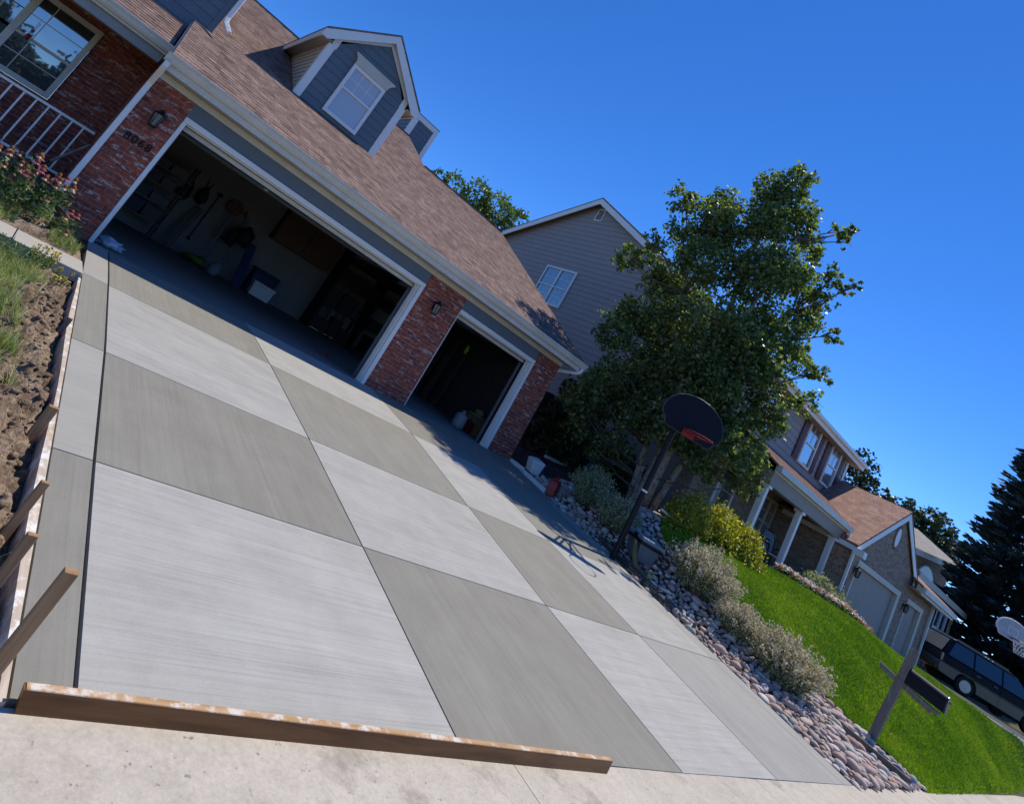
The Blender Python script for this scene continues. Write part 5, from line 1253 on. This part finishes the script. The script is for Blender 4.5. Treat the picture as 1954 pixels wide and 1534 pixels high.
for i in range(46):
    x = rr.uniform(-.56,-.30) if i < 34 else rr.uniform(-.30,-.12); y = rr.uniform(-2.30,-1.96) if i < 34 else rr.uniform(-2.5,-2.2); g = float(bank_z(np.array([[x]]), np.array([[y]]))[0,0]); h = rr.uniform(.06,.24) if i < 34 else rr.uniform(.02,.10)
    b.tube([(x,y,g-.01),(x+.01,y-.01,g+h)], .003, 4, cap=False); Q.append(np.array([x+.01,y-.01,g+h]) + rr.normal(size=(6,3))*.011); P.append(np.array([x,y,g+h*.5]) + rr.normal(size=(9,3))*np.array([.022,.022,h*.3]))
b.build('stems', M['green_leaf'], yf); V, F = leaf_quads(np.concatenate(Q), .011, .8, .5); raw_mesh('yellow_petals', V, F, M['yellow_petal'], yf)
V, F = leaf_quads(np.concatenate(P), .020, .4, .3); raw_mesh('stem_leaves', V, F, M['green_leaf'], yf)

for i, (x, y, s_) in enumerate(((-9,-30,1.0),(1,-34,1.25),(13,-31,.9),(-4.5,-38,.8))):
    rr2 = np.random.default_rng(200+i); bl = [(x+rr2.uniform(-3,3)*s_, y+rr2.uniform(-2.5,2.5)*s_, 1.2+rr2.uniform(0,2.9)*s_, rr2.uniform(1.2,1.9)*s_) for _ in range(18)]
    tree('street_tree', ['broad tree across the street, left of the driveway axis','tallest tree across the street, opposite the driveway','smaller tree across the street, opposite the lawn','low bushy tree across the street, farthest back'][i], 'tree', (x,y,-.8), bl, M['leaf_dark'], M['bark_dark'], 300, .18, [([(x,y,-.9),(x+.1,y,3),(x,y+.1,4*s_)], .25, .08)], 'trees across the street', shell=.4)
# ------------------------------------------------------------------ river stones
def stone_base(seed):
    rr = np.random.default_rng(seed); V, F = icos(3); V = V.copy()
    ax = rr.normal(size=(4,3)); ax /= np.linalg.norm(ax,axis=1,keepdims=True)
    for a in ax: d = V@a; V *= (1 - .16*np.clip(d-.35,0,1)[:,None] + .05*np.sin(d*3+rr.uniform(0,6))[:,None])
    V *= np.array([1.12, rr.uniform(.80,1.0), rr.uniform(.58,.78)]); return V, F
bases = [stone_base(100+i) for i in range(7)]
def bed_ok(x, y): return x > 9.47 and x < float(lawn_x(np.array(y))) - .02 and y > -7.50
rs = random.Random(3); placed = []; cell = {}
def try_place(x, y, r, f=.78):
    kx, ky = int(x/.15), int(y/.15)
    for i in range(kx-2, kx+3):
        for j in range(ky-2, ky+3):
            for (a, b_, c) in cell.get((i,j), ()):
                if (a-x)**2+(b_-y)**2 < ((c+r)*f)**2: return False
    cell.setdefault((kx,ky), []).append((x,y,r)); return True
for it in range(26000):
    y = rs.uniform(-7.50, -.4); x = rs.uniform(9.47, 12.95)
    if y > -2.0 and rs.random() < .6: continue
    r = (.040+.062*rs.random()**1.6) if it < 11000 else rs.uniform(.022,.045)
    if bed_ok(x, y) and try_place(x, y, r): placed.append((x,y,r))
cpos = np.array([CAM.x, CAM.y, CAM.z])
placed.sort(key=lambda p: ((p[0]-cpos[0])**2+(p[1]-cpos[1])**2)**.5/p[2])
# the ones that show largest are stones of their own; the rest of the bed is one fill
front = [p for p in placed if p[1] < -3.3][:285]; fs = set(front); rest = [p for p in placed if p not in fs]
protos = []
for i, (V, F) in enumerate(bases):
    me = bpy.data.meshes.new('river_stone'); me.from_pydata(V.tolist(), [], F.tolist()); me.materials.append(M['rock']); me.polygons.foreach_set('use_smooth', [True]*len(F)); me.update(); protos.append(me)
for (x, y, r) in front:
    o = bpy.data.objects.new('river_stone', rs.choice(protos)); COL.objects.link(o)
    o.location = (x, y, Hs(x, y) + r*.30 + rs.uniform(0,.012)); o.scale = (r*rs.uniform(.9,1.2), r*rs.uniform(.85,1.1), r*rs.uniform(.85,1.2))
    o.rotation_euler = (rs.uniform(-.3,.3), rs.uniform(-.3,.3), rs.uniform(0,6.28))
    tag(o, 'rounded pinkish-grey river stone in the bed between driveway and lawn', 'stone', 'river stones in the bed along the driveway')
VV, FF, k = [], [], 0; i1 = icos(2)
for (x, y, r) in rest:
    v, f = i1; v = v*np.array([1.12,.88,.66])*r*np.array([rs.uniform(.9,1.2),1,rs.uniform(.8,1.2)]); a = rs.uniform(0,6.28); c, s = math.cos(a), math.sin(a); t_ = rs.uniform(-.4,.4)
    v = v@np.array([[1,0,0],[0,math.cos(t_),math.sin(t_)],[0,-math.sin(t_),math.cos(t_)]])@np.array([[c,s,0],[-s,c,0],[0,0,1]]) + np.array([x,y,Hs(x,y)+r*.28]); VV.append(v); FF.append(f+k); k += len(v)
tag(raw_mesh('river_stone_fill', np.concatenate(VV), np.concatenate(FF), M['rock_i'], smooth=True), 'smaller river stones filling the bed towards the tree', 'stones', kind='stuff')
bx_, by_ = np.arange(9.43,14.0,.12), np.arange(-7.6,2.3,.12)
tag(grid_mesh('bed_soil', bx_, by_, lambda X, Y: H(X, Y)+.004, M['mulch'], mask=lambda x, y: ~lawn_mask(x, y) & (y > -7.45) & ((y > -3.3) | (x < lawn_x(y)+.1))), kind='structure')
b = MB()
for i in range(12):
    y0 = -7.52+i*.38; y1 = y0+.38; xa, xb = float(lawn_x(np.array(y0)))-.015, float(lawn_x(np.array(y1)))-.015
    if y1 > -3.1: break
    b.hexa([(xa-.012,y0,Hs(xa,y0)-.08),(xa+.012,y0,Hs(xa,y0)-.08),(xb+.012,y1,Hs(xb,y1)-.08),(xb-.012,y1,Hs(xb,y1)-.08),(xa-.012,y0,Hs(xa,y0)+.045),(xa+.012,y0,Hs(xa,y0)+.045),(xb+.012,y1,Hs(xb,y1)+.045),(xb-.012,y1,Hs(xb,y1)+.045)])
tag(b.build('lawn_edging', M['dark']), 'thin black edging strip between the stone bed and the lawn', 'edging')
b = MB(); z0, z1 = Hs(11.55,-6.72)+.05, Hs(11.9,-7.45)+.06; b.bar((11.5,-6.66,z0),(11.95,-7.50,z1),.10,.10)
tag(b.build('landscape_timber', M['tie'], bevel=.008), 'weathered grey timber lying in the stones at the foot of the mailbox post', 'timber')

# ------------------------------------------------------------------ basketball hoop at the driveway edge
bh = thing('basketball_hoop', 'black fan-shaped basketball backboard on a black pole at the driveway edge', 'basketball hoop', (9.31,-3.40,-.32))
b = MB(); b.tube([(9.31,-3.40,-.40),(9.31,-3.40,2.62)], .052, 14); b.tube([(9.31,-3.40,.995),(9.31,-3.40,1.03)], .058, 14, m=1); b.build('pole', [M['dark'], M['white']], bh, smooth=False)
nn = Vector((-.48,-.877,0)); uu = Vector((.877,-.48,0)); bc = Vector((9.04,-3.83,0))
half = [(.0,2.205),(.46,2.205),(.49,2.24),(.535,2.33),(.60,2.37),(.635,2.45),(.625,2.56),(.57,2.68),(.46,2.79),(.32,2.86),(.16,2.90),(0,2.91)]
fan = half + [(-u, z) for u, z in half[-2:0:-1]]
mb_ = m_plain('backboard_black', (.006,.007,.014), .6, .15, 6, .2)
b = MB(); b.prism([bc+uu*u+Vector((0,0,z)) for u, z in fan], nn*.035); bd = b.build('backboard', mb_, bh, bevel=.008); sub(bd, bh)
b = MB(); P_ = [bc+uu*u*1.006+Vector((0,0,2.205+(z-2.205)*1.01))+nn*.02 for u, z in fan]; b.tube(P_+[P_[0]], .014, 6, cap=False); b.build('board_rim', m_plain('board_edge', (.05,.05,.055), .35, .1, 6), bd)
rc = bc + nn*(.035+.13+.23); zr = 2.29
b = MB(); ring = [rc + uu*.229*math.cos(a) + nn*.229*math.sin(a) + Vector((0,0,zr)) for a in np.linspace(0, 2*math.pi, 33)]
b.tube(ring, .010, 8, cap=False)
for s_ in (-.13, .13): b.tube([bc+nn*.036+uu*s_+Vector((0,0,zr-.05)), rc+uu*s_*1.3-nn*.17+Vector((0,0,zr))], .010, 6)
b.prism([bc+nn*.037+uu*-.13+Vector((0,0,zr-.09)), bc+nn*.037+uu*.13+Vector((0,0,zr-.09)), bc+nn*.037+uu*.13+Vector((0,0,zr+.03)), bc+nn*.037+uu*-.13+Vector((0,0,zr+.03))], nn*.012)
b.prism([bc+nn*.05+uu*-.13+Vector((0,0,zr)), bc+nn*.05+uu*.13+Vector((0,0,zr)), bc+nn*.16+uu*.09+Vector((0,0,zr)), bc+nn*.16-uu*.09+Vector((0,0,zr))], Vector((0,0,.008)))
b.build('rim', m_plain('rim_red', (.28,.018,.018), .4, .1, 6), bh)
b = MB(); pt = Vector((9.31,-3.40,0))
for z0, z1 in ((2.58,2.74),(2.30,2.42)):
    for s_ in (-.05, .05): b.bar(pt+uu*s_+Vector((0,0,z0)), bc+uu*s_*5+Vector((0,0,z1)), .03, .045)
b.bar(pt+Vector((0,0,2.2)), bc+Vector((0,0,2.5)), .03); b.build('arms', M['dark'], bh)

# ------------------------------------------------------------------ mailbox
mz = Hs(12.691, -6.755)
mx = thing('mailbox', 'black mailbox on a leaning weathered grey wooden post at the lawn corner', 'mailbox', (12.691, -6.755,mz))
b = MB(); b.bar((12.68, -6.766,mz-.12),(12.783, -6.923, 1.109),.115,.115,up=(0,1,0)); b.build('post', M['grey_wood'], mx, bevel=.006)
b = MB(); b.hexa([(12.653, -6.604, 0.563),(12.707, -6.604, 0.563),(12.772, -7.34, 0.39),(12.718, -7.34, 0.39),(12.653, -6.561, 0.655),(12.707, -6.561, 0.655),(12.772, -7.372, 0.482),(12.718, -7.372, 0.482)])
b.hexa([(12.669, -6.993, 0.519),(12.842, -6.993, 0.519),(12.864, -7.426, 0.433),(12.691, -7.426, 0.433),(12.669, -6.993, 0.557),(12.842, -6.993, 0.557),(12.864, -7.426, 0.471),(12.691, -7.426, 0.471)]); b.build('cross_arm', M['grey_wood'], mx, bevel=.004)
b = MB(); c0 = Vector((12.783, -6.945, 0.574)); dr = Vector((.03,-.53,-.06)); w = .092
arch = [(-w,0),(w,0),(w,.165)] + [(w*math.cos(a), .165+w*math.sin(a)) for a in np.linspace(.2, math.pi-.2, 9)] + [(-w,.165)]
b.prism([c0+Vector((u,0,z)) for u, z in arch], dr); b.build('box_shell', mb_, mx, bevel=.006)
b = MB(); c1 = c0+dr*1.002; b.prism([c1+Vector((u*1.07,0,-.004+z*1.03)) for u, z in arch], dr.normalized()*.022); b.bar(c1+Vector((0,-.025,.17)), c1+Vector((0,-.055,.18)), .03, .02); b.build('box_door', m_plain('mailbox_door', (.02,.022,.024), .3, .1, 6), mx, bevel=.004)

# ------------------------------------------------------------------ odds and ends along the bed
def gz(x, y): return Hs(x, y)
b = MB(); z = gz(9.95,-.25)
b.hexa([(9.78,-.40,z),(10.02,-.46,z),(10.05,-.22,z),(9.82,-.18,z),(9.70,-.42,z+.30),(10.02,-.52,z+.33),(10.08,-.16,z+.36),(9.78,-.12,z+.30)])
bk = tag(b.build('white_bucket', M['white'], bevel=.03), 'white square plastic bucket lying by the last brick pier', 'bucket')
b = MB(); b.box((9.44,-.45,-.03),(9.52,.0,.06)); tag(b.build('white_board', M['white'], bevel=.004), 'short white trim offcut touching the last brick pier', 'board')
b = MB(); b.hexa([(9.44,-1.25,-.16),(9.50,-1.25,-.16),(9.50,-.50,-.09),(9.44,-.50,-.09),(9.44,-1.25,-.02),(9.50,-1.25,-.02),(9.50,-.50,.03),(9.44,-.50,.03)]); tag(b.build('white_board', M['white'], bevel=.004), 'longer white trim board between the bucket and the red fuel can', 'board')
b = MB(); b.hexa([(9.9,-1.0,gz(9.9,-1)),(10.0,-1.0,gz(9.9,-1)),(10.15,-.5,gz(10.1,-.5)+.04),(10.05,-.5,gz(10.1,-.5)+.04),(9.9,-1.0,gz(9.9,-1)+.08),(10.0,-1.0,gz(9.9,-1)+.08),(10.15,-.5,gz(10.1,-.5)+.12),(10.05,-.5,gz(10.1,-.5)+.12)]); tag(b.build('white_board', M['cream'], bevel=.004), 'cream offcut lying behind the red fuel can', 'board')
gc = thing('fuel_can', 'red plastic fuel can with spout at the edge of the stone bed', 'fuel can', (9.72,-1.22,gz(9.72,-1.22)), .5); red = m_plain('can_red', (.33,.018,.015), .4, .12, 8, .5)
b = MB(); b.prism([(-.19,-.1,0),(.19,-.1,0),(.19,-.1,.26),(.10,-.1,.35),(-.10,-.1,.35),(-.19,-.1,.30)], (0,.2,0)); b.build('can_body', red, gc, local=True, bevel=.025)
b = MB(); b.tube([(-.12,0,.33),(-.11,0,.40),(.05,0,.41),(.09,0,.35)], .016, 8); b.build('handle', red, gc, local=True)
b = MB(); b.tube([(.15,0,.29),(.20,0,.36),(.30,-.02,.40)], [.028,.02,.012], 10); b.build('spout', M['yellow'], gc, local=True)
b = MB(); p0, p1 = Vector((11.45,.85,gz(11.45,.85)+.07)), Vector((13.35,1.0,gz(13.35,1.0)+.06)); b.bar(p0, p1, .10, .075); tag(b.build('drain_extension', M['white_old'], bevel=.01), 'long white downspout extension lying on the ground near the fence', 'drain pipe')
b = MB(); q = Vector((13.38,.98,gz(13.4,1)+.05)); b.bar(q+Vector((-.22,-.25,0)), q+Vector((.15,-.35,.02)), .11, .08); b.bar(q+Vector((-.02,-.48,0)), q+Vector((0,-.20,.18)), .10, .08); tag(b.build('drain_elbow', M['white'], bevel=.012), 'white downspout elbow at the end of the drain extension', 'drain pipe')
b = MB(); b.bar((11.0,-2.88,gz(11.0,-2.88)+.30),(11.75,-2.95,gz(11.75,-2.95)+.05),.055,.045); tag(b.build('white_pole', M['white'], bevel=.008), 'slim white pole slanting from the aspen trunk onto the lawn', 'pole')
tt = thing('grey_tote', 'slate-grey plastic tote with a dark latch band beside the hoop pole', 'tote', (10.02,-3.42,gz(10.02,-3.42)), -.55)
b = MB(); b.hexa([(-.17,-.24,0),(.17,-.24,0),(.17,.24,0),(-.17,.24,0),(-.21,-.29,.36),(.21,-.29,.36),(.21,.29,.36),(-.21,.29,.36)]); b.build('tote_body', m_plain('tote_grey', (.115,.15,.185), .45, .08, 6), tt, local=True, bevel=.02)
b = MB(); b.box((-.225,-.305,.362),(.225,.305,.43)); b.build('tote_lid', m_plain('tote_lid_grey', (.19,.25,.31), .45, .08, 6), tt, local=True, bevel=.02)
b = MB(); b.box((-.228,-.31,.30),(.228,.31,.345)); b.box((-.235,-.07,.25),(-.21,.07,.42)); b.build('latch_band', M['dark'], tt, local=True, bevel=.006)
b = MB(); z = gz(9.75,-3.55); b.tube([(9.72,-3.36,z+.42),(9.66,-3.46,z+.40),(9.64,-3.54,z+.25),(9.68,-3.64,z+.08),(9.76,-3.74,z+.03),(9.84,-3.82,z+.04)], .055, 12)
dpn = thing('corrugated_pipe', 'olive corrugated pipe with a yellow end curving round the grey tote', 'pipe', (9.7,-3.55,z)); b.build('pipe_body', m_plain('olive_plastic', (.13,.11,.05), .6, .15, 20), dpn, smooth=True)
b = MB(); b.tube([(9.835,-3.815,z+.04),(9.90,-3.90,z+.045)], .058, 12); b.build('pipe_end', m_plain('pipe_yellow', (.50,.36,.10), .5, .1, 9), dpn, smooth=True)
b = MB(); rr = random.Random(9)
for i in range(11):
    o = rr.uniform(-.10,.10); s_ = rr.uniform(0,.3); pts = []
    for t in np.linspace(0,1,8):
        y = -2.75-s_-t*1.75; x = 9.50+.06*i/10+o*t*1.2+.05*math.sin(t*3+i); pts.append((x,y,gz(x,y)+.085+.012*(i%4)-.03*t))
    b.tube(pts, .008+.004*(i%3 == 0), 6)
tag(b.build('pipe_bundle', m_plain('drip_pipe', (.055,.055,.06), .35, .3, 20)), 'bundle of thin dark irrigation pipes lying on the stones past the hoop pole', 'pipes')
# low window in the neighbour's side wall behind the trunk
window(nh, Fr((XW-.022,0,0), (0,-1,0), (-1,0,0)), -.75, .25, .75, 1.55, .07, .03, mid=1.15, gmat='glass_mid', name='basement_window')

# ------------------------------------------------------------------ parked car (rear towards the house)
car = thing('parked_car', 'dark blue-green people carrier with tan lower panels parked on the next driveway', 'car', (33.75,-4.85,.57), -.80)
up_m = m_plain('car_blue', (.004,.006,.014), .45, .05, 3, .15); lo_m = m_plain('car_tan', (.105,.088,.066), .32, .05, 3, .5, .25)
def arcpts(cx, r, n=9): return [(cx+r*math.cos(a), .33+r*math.sin(a)) for a in np.linspace(0, math.pi, n)]
RW, FW = -1.20, 1.25
b = MB(); W = .90
low = [(-2.20,.34),(RW-.40,.30)] + arcpts(RW,.40)[::-1] + [(RW+.40,.28),(FW-.40,.28)] + arcpts(FW,.40)[::-1] + [(FW+.40,.30),(2.28,.34),(2.34,.52),(2.30,.72),(-2.24,.72),(-2.27,.50)]
b.prism([(x,-W,z) for x, z in low], (0,2*W,0)); cbod = b.build('lower_body', lo_m, car, local=True, bevel=.03)
b = MB(); up = [(-2.235,.722),(2.30,.722),(2.24,.80),(1.35,1.02),(-2.20,1.02)]; b.prism([(x,-W+.005,z) for x, z in up], (0,2*W-.01,0)); b.build('upper_body', up_m, car, local=True, bevel=.025)
gh = [(-2.19,1.02),(1.30,1.02),(.55,1.62),(.30,1.68),(-1.75,1.70),(-1.90,1.66)]
def ty(z): return W-.008-(z-1.02)*.30
b = MB(); n = len(gh); base = len(b.v)
for s_ in (-1, 1): b.v += [(x, s_*ty(z), z) for x, z in gh]
b.f.append(tuple(range(n))); b.f.append(tuple(range(2*n-1, n-1, -1))); b.m += [0,0]
for i in range(n): j = (i+1) % n; b.f.append((j, i, n+i, n+j)); b.m.append(0)
b.build('cabin', up_m, car, local=True, bevel=.03)
def side_glass(x0, x1, x2, x3, nm='side_window'):
    for s_ in (-1, 1):
        q = MB(); P = [(x0,1.06),(x1,1.06),(x2,1.60),(x3,1.60)]; q.prism([(x, s_*(ty(z)+.001), z) for x, z in (P if s_ < 0 else P[::-1])], (0,s_*.008,0)); q.build(nm, M['glass_car'], car, local=True)
M['glass_car'] = m_glass('car_glass', (.010,.016,.020), .02, .05)
side_glass(-2.02,-1.10,-1.10,-1.80); side_glass(-1.03,-.05,-.05,-1.03); side_glass(.02,1.10,.55,.02)
q = MB(); q.hexa([(-2.205,-.74,1.08),(-2.205,.74,1.08),(-2.20,.74,1.08),(-2.20,-.74,1.08),(-1.965,-.62,1.60),(-1.965,.62,1.60),(-1.95,.62,1.60),(-1.95,-.62,1.60)]); q.build('rear_window', M['glass_car'], car, local=True)
q = MB(); q.hexa([(1.29,-.78,1.06),(1.29,.78,1.06),(1.26,.78,1.06),(1.26,-.78,1.06),(.62,-.66,1.58),(.62,.66,1.58),(.58,.66,1.58),(.58,-.66,1.58)]); q.build('windscreen', M['glass_car'], car, local=True)
q = MB(); q.box((-2.33,-.86,.36),(-2.245,.86,.56)); q.box((2.30,-.86,.36),(2.40,.86,.55)); q.build('bumper', m_plain('bumper_tan', (.07,.06,.05), .5, .1, 8), car, local=True, bevel=.03)
for s_ in (-1, 1):
    q = MB(); q.box((-2.255,s_*.78-.09,.74),(-2.17,s_*.78+.117 if s_ > 0 else s_*.78-.117,1.0)); q.build('tail_light', m_plain('lamp_amber', (.40,.25,.14), .25, .1, 10), car, local=True, bevel=.012)
    q = MB(); q.box((-2.2,s_*.902-.006,.715),(2.25,s_*.902+.006,.745)); q.build('side_trim', M['dark'], car, local=True)
    q = MB(); q.bar((-1.7,s_*.60,1.735),(.25,s_*.60,1.725),.03,.035); q.build('roof_rail', M['grey'], car, local=True)
    q = MB()
    for xx in (-1.07,-.01,1.12): q.box((xx-.004,s_*.9005-.003,.34),(xx+.004,s_*.9005+.003,1.02))
    q.build('door_seam', M['dark'], car, local=True)
    q = MB()
    for xx in (-.22,-.86): q.box((xx-.07,s_*.905-.012,.90),(xx+.07,s_*.905+.012,.93))
    q.build('door_handle', M['grey'], car, local=True)
    for xx in (RW, FW):
        wv = MB(); wv.lathe([(.20,-.10),(.30,-.105),(.335,-.08),(.34,0),(.335,.08),(.30,.105),(.20,.10)], (xx,s_*.80,.335), 'y', 28); wo = wv.build('wheel', m_plain('tyre_rubber', (.012,.012,.013), .8, .2, 20), car, local=True, smooth=True)
        wv = MB(); wv.lathe([(.02,.0),(.07,.02),(.08,.0),(.195,-.03),(.205,.0),(.21,.02)] if s_ > 0 else [(.02,.0),(.07,-.02),(.08,.0),(.195,.03),(.205,.0),(.21,-.02)], (xx,s_*.895,.335), 'y', 28)
        for k in range(6):
            a = k*math.pi/3; wv.bar((xx+.05*math.cos(a),s_*.905,.335+.05*math.sin(a)),(xx+.19*math.cos(a),s_*.892,.335+.19*math.sin(a)),.045,.03,up=(0,1,0))
        wv.build('rim', m_plain('alloy', (.42,.40,.37), .35, .08, 10, .5, .5), wo, local=True)
# second hoop
h2 = thing('basketball_hoop', 'white fan-shaped basketball backboard with a net beyond the parked car', 'basketball hoop', (31.5,-6.9,.5))
u2 = Vector((.83,-.56,0)); n2_ = Vector((-.56,-.83,0)); c2 = Vector((29.05,-5.80,0)); wm = m_plain('backboard_white', (.42,.40,.42), .4, .1, 5)
b = MB(); b.prism([c2+u2*u+Vector((0,0,3.08+(z-2.205)*.86)) for u, z in fan], n2_*.04); bd = b.build('backboard', wm, h2, bevel=.01); sub(bd, h2)
b = MB(); P_ = [c2+u2*u*1.015+Vector((0,0,3.072+(z-2.205)*.878))+n2_*.03 for u, z in fan]; b.tube(P_+[P_[0]], .022, 6, cap=False); b.build('board_rim', M['white'], bd)
b = MB()
for a, c, e, f in ((-.2,.2,3.22,3.245),(-.2,.2,3.44,3.465),(-.2,-.175,3.245,3.44),(.175,.2,3.245,3.44)): b.prism([c2+n2_*.042+u2*a+Vector((0,0,e)), c2+n2_*.042+u2*c+Vector((0,0,e)), c2+n2_*.042+u2*c+Vector((0,0,f)), c2+n2_*.042+u2*a+Vector((0,0,f))], n2_*.006)
b.build('target_square', M['white'], bd)
r2 = c2+n2_*.40; b = MB(); b.tube([r2+u2*.23*math.cos(a)+n2_*.23*math.sin(a)+Vector((0,0,3.14)) for a in np.linspace(0,2*math.pi,25)], .012, 6, cap=False); b.bar(c2+n2_*.04+Vector((0,0,3.12)), r2-n2_*.22+Vector((0,0,3.13)), .12, .02); b.build('rim', m_plain('rim_dull_red', (.20,.04,.03), .5, .1, 6), h2)
b = MB()
for k in range(12):
    for sg in (-1, 1):
        pts = []
        for t in np.linspace(0,1,5):
            a = 2*math.pi*k/12 + sg*t*.9; rd = .225*(1-.45*t); pts.append(r2+u2*rd*math.cos(a)+n2_*rd*math.sin(a)+Vector((0,0,3.13-.40*t)))
        b.tube(pts, .006, 4, cap=False)
b.build('net', M['white'], h2)
b = MB(); b.tube([(31.5,-6.9,.3),(31.5,-6.9,2.7),(31.1,-6.7,3.3)], .06, 10); b.bar((31.1,-6.7,3.3), tuple(c2+Vector((0,0,3.4))), .05); b.build('pole', M['dark'], h2)
# retaining wall with rubble in front
rw = thing('retaining_wall', 'low reddish stone retaining wall at the far side of the next driveway', 'wall', (33,-2.4,.5)); b = MB(); rr = random.Random(2)
for rowz in range(4):
    x = 29.6+.2*rowz
    while x < 38: w = rr.uniform(.35,.6); b.box((x,-2.55+rr.uniform(-.04,.04),.40+rowz*.23),(x+w-.02,-2.25,.40+rowz*.23+.22)); x += w
b.build('block_courses', m_plain('red_stone', (.20,.10,.075), .9, .35, 3, bump=.4), rw, bevel=.03); b = MB(); b.box((29.5,-2.61,1.33),(38,-2.2,1.39)); b.build('coping', M['soffit'], rw)

# ------------------------------------------------------------------ light, sky, camera
SUN = Vector((.551,.012,1.0)).normalized(); el = math.asin(SUN.z); az = math.atan2(SUN.x, SUN.y)
sd = bpy.data.lights.new('sun', 'SUN'); sd.energy = 3.4; sd.angle = R(.53); sd.color = (1.0,.92,.775)
so = bpy.data.objects.new('sun', sd); COL.objects.link(so); so.rotation_euler = SUN.to_track_quat('Z', 'Y').to_euler(); so.location = (20,0,30)
wd = bpy.data.worlds.new('World'); scene.world = wd; wd.use_nodes = True; wt = wd.node_tree; bgd = wt.nodes['Background']
sk = wt.nodes.new('ShaderNodeTexSky'); sk.sky_type = 'NISHITA'; sk.sun_disc = False; sk.sun_elevation = el; sk.sun_rotation = az; sk.altitude = 2600; sk.air_density = .85; sk.dust_density = 0.0; sk.ozone_density = 5.0
hsv = wt.nodes.new('ShaderNodeHueSaturation'); hsv.inputs['Saturation'].default_value = 1.24; hsv.inputs['Value'].default_value = 1.1; hsv.inputs['Hue'].default_value = .508
wt.links.new(sk.outputs[0], hsv.inputs['Color']); wt.links.new(hsv.outputs[0], bgd.inputs['Color']); bgd.inputs['Strength'].default_value = .15

cam = bpy.data.cameras.new('camera'); co = bpy.data.objects.new('camera', cam); COL.objects.link(co); scene.camera = co
fpx, ppx, ppy, pit, yaw, rol = 1106.506, 936.597, 437.979, -.2314189, -.5960615, .5487456
def Rm(a, ax): return Matrix.Rotation(a, 3, ax)
Rw = Rm(rol,'Z') @ Rm(pit,'X') @ Rm(yaw,'Y') @ Matrix(((1,0,0),(0,0,-1),(0,1,0)))     # world -> x right, y down, z forward
c2w = Rw.transposed() @ Matrix(((1,0,0),(0,-1,0),(0,0,-1)))
mw = c2w.to_4x4(); mw.translation = CAM; co.matrix_world = mw
cam.sensor_fit = 'HORIZONTAL'; cam.sensor_width = 36; cam.lens = fpx/1954*36; cam.shift_x = (977-ppx)/1954; cam.shift_y = -(767-ppy)/1954
cam.clip_start = .05; cam.clip_end = 3000
vs = scene.view_settings; scene.display_settings.display_device = 'sRGB'; vs.view_transform = 'Standard'; vs.look = 'None'; vs.exposure = .42; vs.gamma = 1; vs.use_curve_mapping = False
cy = scene.cycles; cy.max_bounces = 6; cy.diffuse_bounces = 3; cy.glossy_bounces = 3; cy.transmission_bounces = 3; cy.transparent_max_bounces = 4; cy.caustics_reflective = False; cy.caustics_refractive = False; cy.use_denoising = True
scene.render.resolution_x = 1024; scene.render.resolution_y = 803
